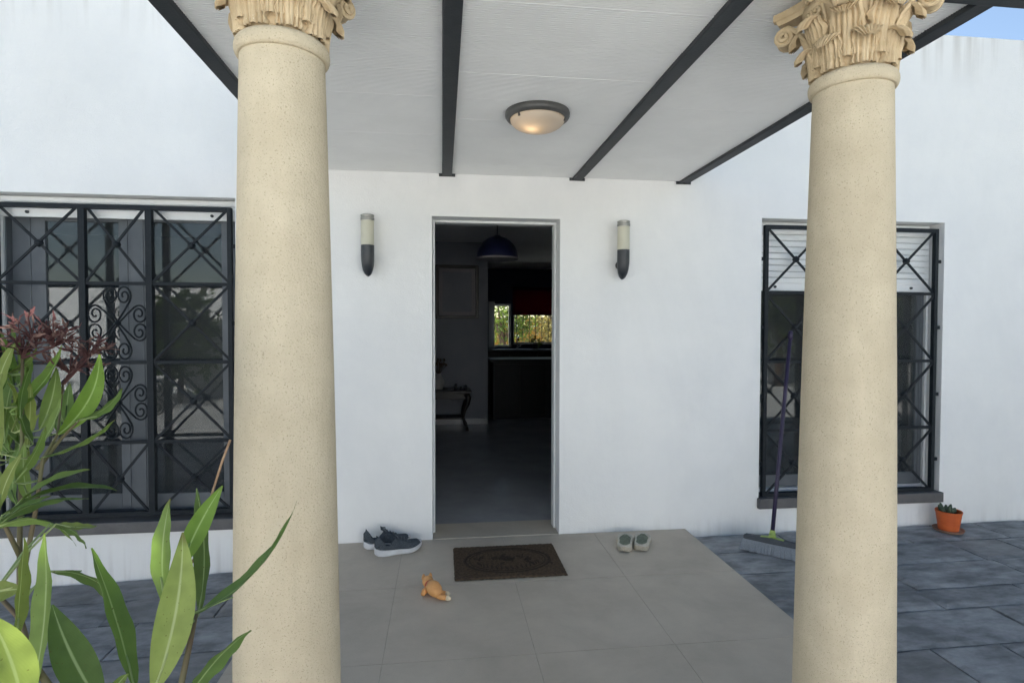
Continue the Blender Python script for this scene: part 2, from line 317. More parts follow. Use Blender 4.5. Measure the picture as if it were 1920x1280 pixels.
def paving(name, xa, xb, rows, forced, label):
    bed = B(); n = 6
    bed.add([(xa+(xb-xa)*i/n, y, gz(xa+(xb-xa)*i/n)-.018) for y in (rows[-1], rows[0]) for i in range(n+1)], [(i, i+1, n+2+i, n+1+i) for i in range(n)])
    o = solo(name, bed, 'joint', (0,0,0), label, 'paving', kind='structure')
    for k in range(len(rows)-1):
        y1, y0 = rows[k]-.004, rows[k+1]+.004; cuts = [xa]
        while cuts[-1] < xb-.5: cuts.append(cuts[-1]+random.choice((.36,.5,.62,.8,.95))*random.uniform(.93,1.07))
        if xb-cuts[-1] < .25: cuts[-1] = xb
        else: cuts.append(xb)
        for fx in forced.get(k, ()):
            inner = [c for c in cuts[1:-1]]
            if inner:
                nearest = min(inner, key=lambda c: abs(c-fx)); cuts[cuts.index(nearest)] = fx
        cuts.sort()
        for a, c in zip(cuts, cuts[1:]):
            part('paving_slab', slab_mesh(a+.004, c-.004, y0, y1, 0), random.choice(('slate','slate','slate2')), o)
    return o
paving('terrace_paving', 1.806, 6.6, [-.003,-.30,-.61,-.925,-1.137,-1.45,-1.80,-2.1,-2.45], {3:(2.715,), 4:(2.95,)}, 'blue grey slate terrace on the orange flowerpot side of the porch')
paving('terrace_paving', -4.6, -.730, [-.003,-.29,-.577,-.92,-1.25,-1.56,-1.9,-2.2,-2.5], {1:(-1.44,-1.06), 2:(-1.43,)}, 'blue grey slate terrace under the window with scrollwork bars')

pf = B(); pf.box(-.724, 1.8014, -2.62, -.004, -.30, -.0018)
porch = solo('porch_floor', pf, 'grout', (0,0,0), 'raised porch floor of large grey beige tiles', 'floor', kind='structure')
tx = [-.724,-.102,.540,1.158,1.8014]; ty = [-.004,-.685,-1.376,-2.065,-2.62]
for i in range(4):
    for j in range(4):
        b = B(); q = .0014; z = random.uniform(-.0006,.0004)
        b.box(tx[i]+(q if i else -.004), tx[i+1]-(q if i < 3 else -.004), ty[j+1]+(q if j < 3 else -.004), ty[j]-(q if j else 0), -.0065, z)
        part('floor_tile', b, 'tile', porch, bev=.0012)

# ------------------------------------------------------------------ house
house = thing('house', (.5,0,-.15), 'white rendered single storey house with flat parapet roof', 'house')
DOOR = (.0824,.9233,-.3,2.10); LW = (-2.52,-1.125,.125,2.181); RW = (2.344,3.7465,.125,2.1415)
def holed_wall(x0, x1, z0, z1, y0, y1, holes):
    b = B(); xs = sorted({x0,x1,*[h[0] for h in holes],*[h[1] for h in holes]}); zs = sorted({z0,z1,*[h[2] for h in holes],*[h[3] for h in holes]})
    solid = lambda i, j: 0 <= i < len(xs)-1 and 0 <= j < len(zs)-1 and not any(h[0]-1e-6 <= xs[i] and xs[i+1] <= h[1]+1e-6 and h[2]-1e-6 <= zs[j] and zs[j+1] <= h[3]+1e-6 for h in holes)
    for i in range(len(xs)-1):
        for j in range(len(zs)-1):
            if not solid(i,j): continue
            a, c, d, e = xs[i], xs[i+1], zs[j], zs[j+1]
            b.add([(a,y0,d),(c,y0,d),(c,y0,e),(a,y0,e),(a,y1,d),(c,y1,d),(c,y1,e),(a,y1,e)], [(0,1,2,3),(5,4,7,6)] + ([(4,0,3,7)] if not solid(i-1,j) else []) + ([(1,5,6,2)] if not solid(i+1,j) else []) + ([(4,5,1,0)] if not solid(i,j-1) else []) + ([(3,2,6,7)] if not solid(i,j+1) else []))
    return b
part('front_wall', holed_wall(-7, 8, -.35, 3.475, 0, .28, [DOOR, LW, RW]), 'plaster', house)
KW = [(1.10,1.556,.97,1.852), (1.60,2.62,1.03,2.14)]
part('back_wall', holed_wall(-7, 8, -.35, 3.475, 8.0, 8.28, KW), 'plaster', house)
for x in (-7, 7.72):
    part('side_wall', B().box(x, x+.28, .28, 8.0, -.35, 3.475), 'plaster', house)
part('roof', B().box(-6.72, 7.72, .28, 8.0, 2.58, 2.86), 'plaster', house)
part('added_shade_eave', B().box(-6.9, 7.9, 8.28, 10.4, 2.62, 2.80), 'plaster', house)  # unseen overhang, added to keep sun out of the kitchen windows
part('interior_floor', B().box(-6.72, 7.72, .285, 8.0, -.2, .0), 'marble', house)
part('interior_wall', B().box(-6.72, .794, 4.42, 4.57, 0.001, 2.579), 'room', house)
part('interior_wall', B().box(2.25, 7.72, 4.42, 4.57, 0.001, 2.579), 'room', house)
part('interior_wall', B().box(-1.06, -.95, .281, 4.419, 0.001, 2.579), 'room', house)
part('interior_wall', B().box(2.14, 2.249, .281, 4.419, 0.001, 2.579), 'room', house)
part('kitchen_dark_sheet', holed_wall(.60, 4.3, .001, 2.575, 7.985, 7.999, KW), 'navy_wall', house)  # thin dark navy sheet over the kitchen side of the back wall
part('skirting', B().box(-.948, .79, 4.405, 4.418, .001, .08), 'marble', house)
# door frame, threshold, leaf standing open inside
fr = B(); fr.box(.0844,.099,.115,.20,.0,2.083); fr.box(.9067,.9213,.115,.20,.0,2.083); fr.box(.0844,.9213,.115,.20,2.083,2.098)
part('door_frame', fr, 'alu', house, bev=.003)
part('threshold', B().box(.0844,.9213,-.002,.284,-.2,.003), 'tile', house, bev=.003)
def frame_ring(b, x0, x1, z0, z1, y0, y1, w, wb=None, wt=None):
    wb = wb or w; wt = wt or w
    b.box(x0,x0+w,y0,y1,z0,z1); b.box(x1-w,x1,y0,y1,z0,z1); b.box(x0+w,x1-w,y0,y1,z0,z0+wb); b.box(x0+w,x1-w,y0,y1,z1-wt,z1); return b
leaf_a = R(118); dx_, dy_ = -math.cos(leaf_a), math.sin(leaf_a)
dl = B(); dl.bar((.945+dx_*.02,.30+dy_*.02,1.04),(.945+dx_*.80,.30+dy_*.80,1.04),.045,2.06,up=(0,0,1))
door = part('door_leaf', dl, 'alu', house, bev=.004)
hd = B(); hd.tube([(.945+dx_*.74-.03,.30+dy_*.74-.02,1.02),(.945+dx_*.74-.07,.30+dy_*.74-.04,1.02),(.945+dx_*.63-.07,.30+dy_*.63-.04,1.02)],.009); part('handle', hd, 'stainless', door, smooth=True)

# left window: two sliding sashes, shutter rolled up to its last slat
wf = part('window_frame', frame_ring(B(), LW[0]+.003, LW[1]-.003, .197, 2.178, .105, .185, .028, .022, .05), 'alu_shaded', house, bev=.002)
part('window_sill', B().box(LW[0]+.002, LW[1]-.002, -.035, .14, .127, .196), 'sill', wf, bev=.004)
def sash(parent, x0, x1, z0, z1, y0, y1, wl, wr, wb, wt, m='alu_shaded', gl='glass'):
    b = B(); b.box(x0,x0+wl,y0,y1,z0,z1); b.box(x1-wr,x1,y0,y1,z0,z1); b.box(x0+wl,x1-wr,y0,y1,z0,z0+wb); b.box(x0+wl,x1-wr,y0,y1,z1-wt,z1)
    for xx in (x0+wl*.55, x1-wr*.55): b.box(xx-.004, xx+.004, y0-.006, y0, z0+.01, z1-.01)
    part('sash', b, m, parent, bev=.002)
    ym = (y0+y1)/2; part('pane', B().box(x0+wl-.004,x1-wr+.004,ym-.003,ym+.003,z0+wb-.004,z1-wt+.004), gl, parent)
sash(wf, -2.485, -1.760, .225, 2.10, .146, .176, .188, .115, .10, .06)
sash(wf, -1.785, -1.160, .225, 2.10, .112, .142, .128, .088, .10, .06)
def shutter(x0, x1, ztop, zbot, y, n, stops):
    o = part('roller_shutter', B().box(x0,x1,y-.002,y+.016,zbot,zbot+.052), 'alu', house, bev=.003)
    p_ = (ztop-zbot-.054)/n
    for i in range(n):
        z = zbot+.053+i*p_; b = B(); prof = [(0,0),(-.005,p_*.2),(-.006,p_*.5),(-.004,p_*.8),(0,p_*.93),(.008,p_*.93),(.008,0)]
        b.add([(x, y+.006+a, z+c) for x in (x0+.004,x1-.004) for a, c in prof], [(k,k+1,k+8,k+7) for k in range(6)]+[(6,0,7,13),tuple(range(6,-1,-1)),tuple(range(7,14))])
        part('slat', b, 'alu', o)
    for sx in stops: part('stop_button', B().lathe([(.009,0),(.009,.012),(.006,.016)], (0,0,0), 10).rot_to((sx, y-.004, zbot+.028)), 'lamp_black', o)
    for xx in (x0-.014, x1-.004): part('guide_rail', B().box(xx,xx+.018,y+.0165,y+.032,zbot-1.5 if zbot < 1.9 else .25,ztop), 'alu', o)
def rot_to(s, c):      # lathe built on z -> points towards the viewer (-y)
    s.v = [(c[0]+x, c[1]-z, c[2]+y) for x, y, z in s.v]; return s
B.rot_to = rot_to
shutter(LW[0]+.02, LW[1]-.02, 2.179, 2.050, .075, 2, (-2.345,-1.285))

# right window: shutter a quarter down, curtain behind the glass
wr = part('window_frame', frame_ring(B(), RW[0]+.003, RW[1]-.003, .197, 2.138, .125, .20, .030, .022, .05), 'alu', house, bev=.002)
part('window_sill', B().box(RW[0]-.012, RW[1]+.004, -.035, -.0005, .124, .196).box(RW[0]+.002, RW[1]-.002, -.0005, .14, .127, .196), 'sill', wr, bev=.004)
sash(wr, 2.378, 3.09, .222, 2.08, .164, .192, .055, .06, .085, .05, 'alu_shaded')
sash(wr, 3.03, 3.712, .222, 2.08, .131, .159, .06, .055, .085, .05, 'alu_shaded')
part('interior_curtain', B().grid(lambda u, v: (3.12+u*.60, .34+.02*math.sin(u*70)+.01*math.sin(u*23+v*2), .05+v*2.2), 80, 3), 'curtain', wr, smooth=True)
shutter(RW[0]+.02, RW[1]-.03, 2.139, 1.648, .095, 10, (2.50,3.565))

# kitchen windows in the back wall
for k, w_ in enumerate(KW):
    kf = part('window_frame', frame_ring(B(), w_[0]+.002, w_[1]-.002, w_[2]+.002, w_[3]-.002, 8.08, 8.14, .035), 'alu', house)
    part('pane', B().box(w_[0]+.033,w_[1]-.033,8.105,8.111,w_[2]+.033,w_[3]-.033), 'clear', kf)
    if k:
        for i in range(7): part('bar', B().tube([(w_[0]+.1+i*.135,8.22,w_[2]),(w_[0]+.1+i*.135,8.22,w_[3])],.007,6), 'iron', kf)

# ------------------------------------------------------------------ canopy over the porch
CAN = thing('porch_canopy', (.54,-1.1,2.357), 'porch canopy of dark steel beams and white ribbed ceiling boards', 'canopy')
BW = .062; bx = [-.724+BW/2, .1796, 1.0363, 1.8034-BW/2]; Z0 = 2.357
for x in bx:
    bm = part('beam', B().box(x-BW/2, x+BW/2, -2.248, -.006, Z0, Z0+.085), 'beam', CAN, bev=.004)
    part('wall_plate', B().box(x-.052, x+.052, -.0055, -.001, Z0-.003, Z0+.11), 'beam', bm)
part('front_beam', B().box(-.86, 1.94, -2.262, -2.182, Z0-.001, Z0+.086), 'beam', CAN, bev=.004)
def plank_mesh(x0, x1, y0, y1, z):
    n = 20; prof = []
    for i in range(n):
        a = y0+(y1-y0)*i/n; d = (y1-y0)/n
        prof += [(a+.0005, z+.0034), (a+d*.22, z), (a+d*.80, z)]
    prof += [(y1-.0005, z+.0034), (y1-.0005, z+.022), (y0+.0005, z+.022)]
    k = len(prof)
    return B().add([(x, y, zz) for x in (x0,x1) for y, zz in prof], [(i, i+k, (i+1)%k+k, (i+1)%k) for i in range(k)] + [tuple(range(k)), tuple(range(2*k-1,k-1,-1))])
for i in range(3):
    for j in range(9):
        y1 = -.002-j*.25; y0 = max(y1-.2470, -2.181)
        part('ceiling_plank', plank_mesh(bx[i]+BW/2+.001, bx[i+1]-BW/2-.001, y0, y1, Z0+.016+random.uniform(-.0007,.0007)), 'plank', CAN)
part('roof_sheet', B().box(-.80, 1.88, -2.60, -.002, Z0+.0875, Z0+.105), 'plank', CAN)

# ------------------------------------------------------------------ columns
def shaft_r(z): t = (z-.10)/(2.08-.10); return .137 - .034*t - .004*math.sin(PI*t)*-1
def column(cx, cy, label):
    T = thing('stone_column', (cx,cy,0), label, 'column', 'stone columns holding up the porch canopy')
    bs = B(); bs.box(cx-.185,cx+.185,cy-.185,cy+.185,.001,.055); part('plinth', bs, 'stone', T, bev=.008)
    prof = [(.12,.056),(.165,.056)] + [(.150+.024*math.cos(a), .082+.026*math.sin(a)) for a in [R(-90+i*20) for i in range(10)]] + [(.150,.112),(.146,.118)] + [(.138+.012*math.cos(a), .130+.011*math.sin(a)) for a in [R(-90+i*30) for i in range(7)]] + [(.137,.146)]
    part('base_moulding', B().lathe(prof, (cx,cy,0), 48), 'stone', T, auto=50)
    part('shaft', B().lathe([(shaft_r(.146+i*(2.066-.146)/24), .146+i*(2.066-.146)/24) for i in range(25)], (cx,cy,0), 64), 'stone', T, auto=50)
    r0 = shaft_r(2.06)
    ast = [(r0,2.0662),(r0+.005,2.067)] + [(r0+.003+.0095*math.cos(a), 2.086+.019*math.sin(a)) for a in [R(-80+i*20) for i in range(9)]] + [(r0+.004,2.106),(r0-.006,2.112)]
    part('astragal', B().lathe(ast, (cx,cy,0), 64), 'stone', T, auto=60)
    # Corinthian capital: bell, two tiers of acanthus, corner volutes, abacus
    zb, zt = 2.110, 2.318
    def bell(z):
        t = (z-zb)/(zt-zb); return .094 + .010*t + .030*t**4
    cap = part('capital_bell', B().lathe([(bell(zb+(zt-zb)*i/14), zb+(zt-zb)*i/14) for i in range(15)], (cx,cy,0), 48), 'capital', T, smooth=True)
    def acanthus(ang, z0, h, w, out, drop):
        ca, sa = math.cos(ang), math.sin(ang); rows = 18; cols = 36; b = B()
        def pt(u, v, back):
            # path: hugs the bell, leans out, curls over at the tip
            if v < .74: t = v/.74; z = z0+h*t; r = bell(min(z, zt))+.010+out*.45*t**2.4
            else:
                t = (v-.74)/.26; a = t*PI*1.12; rr = drop*.5; z = z0+h+rr*math.sin(a)*.9-drop*.28*t; r = bell(min(z0+h, zt))+.010+out*.45+rr*(1-math.cos(a))
            s_ = u*2-1; lob = 1+.16*math.sin(v*PI*7.0+.5)*(1 if v > .1 else v*10)
            ww = w*(.92+.20*math.sin(v*2.6))*(1+(lob-1)*abs(s_)**3)*(1 if v < .74 else math.sqrt(max(.02,1-((v-.74)/.26*.93)**2)))
            ridge = .0110*abs(math.sin(s_*PI*3.0+v*s_*1.2))*(1-.2*v)+.010*math.exp(-(s_/.09)**2)*(1-v*.5)
            edge = -.007*abs(s_)**3
            k = (r+ridge+edge)*(0 if back else 1)+(r-.007+edge)*(1 if back else 0)
            lat = s_*ww; th = lat/max(r,.09)
            x, y = k*math.cos(th), k*math.sin(th)
            return (cx+x*ca-y*sa, cy+x*sa+y*ca, z+(0 if v < .74 else (ridge if not back else -.002)*math.cos((v-.74)/.26*PI)))
        b.grid(lambda u, v: pt(u, v, False), cols, rows); n0 = len(b.v)
        b.grid(lambda u, v: pt(1-u, v, True), cols, rows)
        W = cols+1
        for j in range(rows):
            a0, a1 = j*W, (j+1)*W; c0, c1 = n0+j*W+cols, n0+(j+1)*W+cols
            b.f.append((a0, a1, c1, c0)); b.m.append(0)
            b.f.append((a0+cols, c0-cols, c1-cols, a1+cols)); b.m.append(0)
        part('acanthus_leaf', b, 'capital', cap, auto=55)
    for i in range(8): acanthus(i*PI/4+PI/8, zb+.001, .074, .0345, .020, .030)
    for i in range(8): acanthus(i*PI/4, zb+.024, .120, .037, .028, .034)
    for i in range(4):
        a = PI/4+i*PI/2; d = Vector((math.cos(a), math.sin(a), 0)); n = Vector((-d.y, d.x, 0)); up = Vector((0,0,1)); c0 = Vector((cx,cy,0))
        b = B()
        for s_ in (-1,1):
            pts = [c0+d*.100+n*s_*.040+up*(zb+.085), c0+d*.118+n*s_*.034+up*(zb+.130), c0+d*.145+n*s_*.026+up*(zb+.168), c0+d*.172+n*s_*.020+up*(zb+.190)]
            cc = c0+d*.180+n*s_*.016+up*(zb+.163)
            for k in range(27):
                ph = R(100)-k*R(27); rr = .0275*(1-k/27*.86); pts.append(cc+d*rr*math.cos(ph)+up*rr*math.sin(ph)+n*s_*k*.0005)
            b.tube(pts, [.006,.007,.008]+[.0072]*(len(pts)-3), 6)
        # volute cheeks: solid disc between the two spirals
        cc = c0+d*.180+up*(zb+.163)
        vs = [cc+d*.0265*math.cos(2*PI*k/20)+up*.0265*math.sin(2*PI*k/20)+n*s_*.013 for s_ in (-1,1) for k in range(20)]
        b.add(vs, [(k,(k+1)%20,20+(k+1)%20,20+k) for k in range(20)]+[tuple(range(19,-1,-1)), tuple(range(20,40))])
        part('volute', b, 'capital', cap, auto=50)
        # small inner scrolls and the flower on each side of the abacus
        a2 = i*PI/2; d = Vector((math.cos(a2), math.sin(a2), 0)); n = Vector((-d.y, d.x, 0)); b = B()
        for s_ in (-1,1):
            pts = [c0+d*.104+n*s_*.030+up*(zb+.110), c0+d*.112+n*s_*.034+up*(zb+.150)]
            cc = c0+d*.122+n*s_*.020+up*(zb+.176)
            for k in range(17):
                ph = R(20)+k*R(34); rr = .017*(1-k/17*.8); pts.append(cc+n*s_*rr*math.cos(ph)+up*rr*math.sin(ph)+d*.0006*k)
            b.tube(pts, .0052, 6)
        part('scroll', b, 'capital', cap, smooth=True)
        f = B(); cc = c0+d*.133+up*(zt+.014)
        for k in range(6):
            ph = k*PI/3; q = cc+(n*math.cos(ph)+up*math.sin(ph))*.013; f.tube([cc, q+d*.010, q+(n*math.cos(ph)+up*math.sin(ph))*.006+d*.004], [.004,.009,.003], 6)
        f.tube([cc, cc+d*.016],[.008,.005],8); part('abacus_flower', f, 'capital', cap, smooth=True)
    # abacus with hollow sides and clipped corners
    out = []
    for i in range(4):
        a = i*PI/2; d = Vector((math.cos(a), math.sin(a))); n = Vector((-d.y, d.x))
        for k in range(13):
            t = k/12*2-1; out.append(d*(.118+.042*t*t)+n*(t*.146))
    b = B(); K = len(out); rings = [(.93,zt+.001),(.96,zt+.012),(.96,zt+.014),(1,zt+.017),(1,zt+.037)]
    b.add([(cx+q.x*s_, cy+q.y*s_, z) for s_, z in rings for q in out], [(i*K+j, i*K+(j+1)%K, (i+1)*K+(j+1)%K, (i+1)*K+j) for i in range(4) for j in range(K)] + [tuple(range(K-1,-1,-1)), tuple(4*K+j for j in range(K))])
    part('abacus', b, 'capital', cap, auto=35)
    return T
column(-.259, -2.2, 'stone column with leafy capital, on the side of the scrollwork window')
column(1.330, -2.2, 'stone column with leafy capital, on the side of the broom and flowerpot')

# ------------------------------------------------------------------ window grilles
def heart_path(c, ax, lat, su, sv):
    """one half of a scrolled heart: tip at c, axis direction ax, lateral direction lat (2-D), sizes su / sv"""
    pts = [(.04,.0)]; C0 = (.70,.235); r_ = .225; ph = R(126.9)
    pts += [(.3,.225),(.568,.425)]
    for k in range(34):
        a = ph-k*R(19); rr = r_*(1-max(0,k-9)/34*1.15); pts.append((C0[0]+rr*math.cos(a), C0[1]+rr*math.sin(a)))
    return [(c[0]+ax[0]*a*su+lat[0]*b_*sv, c[1]+ax[1]*a*su+lat[1]*b_*sv) for a, b_ in pts]
def grille(x0, x1, z0, z1, xs, zs, label, y=.018):
    T = thing('window_grille', ((x0+x1)/2, y, z0), label, 'window grille')
    fw = .026
    f = B(); frame_ring(f, x0, x1, z0, z1, y-.016, y+.016, fw); part('frame', f, 'iron', T, bev=.002)
    zz = [z0]+zs+[z1]; xx = [x0]+xs+[x1]
    for x in xs: part('upright', B().box(x-.019,x+.019,y-.017,y+.017,z0+fw,z1-fw), 'iron', T, bev=.002)
    for z in zs:
        for a, c in zip(xx, xx[1:]):
            part('crossbar', B().box(a+.018,c-.018,y-.010,y+.010,z-.010,z+.010), 'iron', T)
    for i in range(3):
        for j in range(4):
            a, c = xx[i]+.018, xx[i+1]-.018; d, e = zz[j]+.008, zz[j+1]-.008
            mx, mz = (a+c)/2, (d+e)/2
            if i == 1 and j in (1,2):
                for (ax, lat, su, sv) in (((0,1),(1,0),.238,.17),((0,-1),(1,0),.238,.17),((1,0),(0,1),.178,.235),((-1,0),(0,1),.178,.235)):
                    b = B()
                    for s_ in (1,-1):
                        b.tube([(px, y-.001*s_, pz) for px, pz in heart_path((mx,mz), ax, (lat[0]*s_,lat[1]*s_), su, sv)], .0058, 6)
                    part('scroll_heart', b, 'iron', T, smooth=True)
                part('rosette', B().lathe([(.016,-.012),(.018,0),(.010,.016),(.004,.02)], (0,0,0), 12).rot_to((mx,y,mz)), 'iron', T)
            else:
                part('diagonal_bar', B().bar((a,y-.006,d),(c,y-.006,e),.014,.010), 'iron', T)
                part('diagonal_bar', B().bar((a,y+.006,e),(c,y+.006,d),.014,.010), 'iron', T)
                part('rosette', B().lathe([(.022,-.013),(.024,.0),(.016,.016),(.006,.02)], (0,0,0), 8).rot_to((mx,y,mz)), 'iron', T)
    for z in [(zz[j]+zz[j+1])/2 for j in range(4)]:
        for xa, xb in ((x0-.03,x0),(x1,x1+.03)): part('fixing_lug', B().box(xa,xb,y-.006,y+.006,z-.012,z+.012), 'iron', T)
    return T
grille(-2.497, -1.150, .222, 2.122, [-2.010,-1.632], [.676,1.166,1.648], 'black iron window grille with scrollwork hearts, behind the oleander')
grille(2.374, 3.706, .197, 2.098, [2.852,3.222], [.662,1.146,1.630], 'black iron window grille above the orange flowerpot, broom leaning on it')
# ------------------------------------------------------------------ lamps
def wall_lamp(x, label):
    T = thing('wall_lamp', (x,0,1.70), label, 'wall lamp')
    part('body', B().tube([(x,-.088,1.893),(x,-.088,1.86),(x,-.087,1.83),(x,-.084,1.80),(x,-.079,1.77),(x,-.073,1.742),(x,-.066,1.72),(x,-.061,1.708),(x,-.058,1.702)], [.0405,.0405,.0405,.040,.0375,.032,.023,.013,.003], 20), 'lamp_black', T, auto=60)
    part('wall_mount', B().lathe([(.028,0),(.028,.008),(.018,.012),(.018,.06)], (0,0,0), 20).rot_to((x,-.0005,1.80)), 'lamp_black', T)
    part('diffuser', B().lathe([(.0395,1.8935),(.0395,2.045)], (x,-.088,0), 28), 'opal', T, auto=50)
    part('cap', B().lathe([(.0415,2.0455),(.0425,2.049),(.0425,2.060),(.040,2.063),(.040,2.070),(.0415,2.073),(.0415,2.079),(.030,2.084),(.002,2.086)], (x,-.088,0), 28), 'lamp_cap', T, auto=35)
wall_lamp(-.313, 'black and cream torch wall lamp above the dark sneakers')
wall_lamp(1.328, 'black and cream torch wall lamp above the pale slip-on shoes')
cl = thing('ceiling_lamp', (.583,-1.12,2.374), 'round lit ceiling lamp with dark metal ring and glass dome', 'ceiling lamp')
lc = (.583,-1.12,0)
part('ring', B().lathe([(.10,2.372),(.147,2.372),(.149,2.366),(.148,2.352),(.142,2.342),(.130,2.338),(.125,2.341),(.125,2.348)], lc, 48), 'bronze', cl, auto=45)
part('glass_dome', B().lathe([(.126*math.cos(R(i*9)), 2.341-.056*math.sin(R(i*9))) for i in range(10)]+[(.001,2.285)], lc, 48), 'dome', cl, smooth=True)
for a in (100, 220, 340):
    q = (lc[0]+.124*math.cos(R(a)), lc[1]+.124*math.sin(R(a))); part('clip', B().lathe([(.006,2.326),(.006,2.338)], (q[0],q[1],0), 8), 'bronze', cl)
ld = bpy.data.lights.new('bulb', 'POINT'); ld.energy = .04; ld.color = (1,.72,.46); ld.shadow_soft_size = .018
lo = bpy.data.objects.new('bulb', ld); C.objects.link(lo); lo.parent = cl; lo.location = (-.028,-.02,-.056)

# ------------------------------------------------------------------ doormat
dm = thing('doormat', (.53,-.415,0), 'brown coir doormat with a dark oval frame before the doorway', 'doormat')
mx0, mx1, my0, my1 = .212,.842,-.645,-.185
def mat_top(u, v):
    x = mx0+(mx1-mx0)*u; y = my0+(my1-my0)*v; e = min(u*.63,(1-u)*.63,v*.46,(1-v)*.46)
    return (x+random.uniform(-.0015,.0015), y+random.uniform(-.0015,.0015), .002+.011*min(1,e/.004+.15)+random.uniform(-.0012,.0012))
b = B(); b.grid(mat_top, 90, 66); part('mat_pile', b, 'mat', dm)
ov = B(); mcx, mcy = (mx0+mx1)/2, (my0+my1)/2
for (ax_, ay_, w_) in ((.250,.172,.010),(.225,.150,.004)):
    n = 72; vs = []
    for k in range(n):
        a = 2*PI*k/n
        for rr, z in ((-w_,.0125),(0,.0165),(w_,.0125)): vs.append((mcx+(ax_+rr)*math.cos(a), mcy+(ay_+rr)*math.sin(a), z))
    ov.add(vs, [(k*3+i, ((k+1)%n)*3+i, ((k+1)%n)*3+i+1, k*3+i+1) for k in range(n) for i in range(2)])
part('oval_border', ov, 'mat2', dm)
mo = B()
for k in range(16):       # worn, unreadable relief inside the oval
    a = R(200+k*9.3); q = Vector((mcx+.185*math.cos(a), mcy+.118*math.sin(a), .0145)); t = Vector((random.uniform(-.4,.4),1,0)).normalized()
    mo.bar(q-t*.017, q+t*.017, .007, .006, up=(0,0,1))
for k in range(30):
    q = Vector((mcx+random.gauss(0,.075), mcy+random.gauss(.02,.035), .014)); t = Vector((random.uniform(-1,1),random.uniform(-1,1),0)).normalized()
    mo.bar(q-t*random.uniform(.008,.03), q+t*.018, .010, .006, up=(0,0,1))
part('worn_relief', mo, 'mat2', dm)['kind'] = 'stuff'

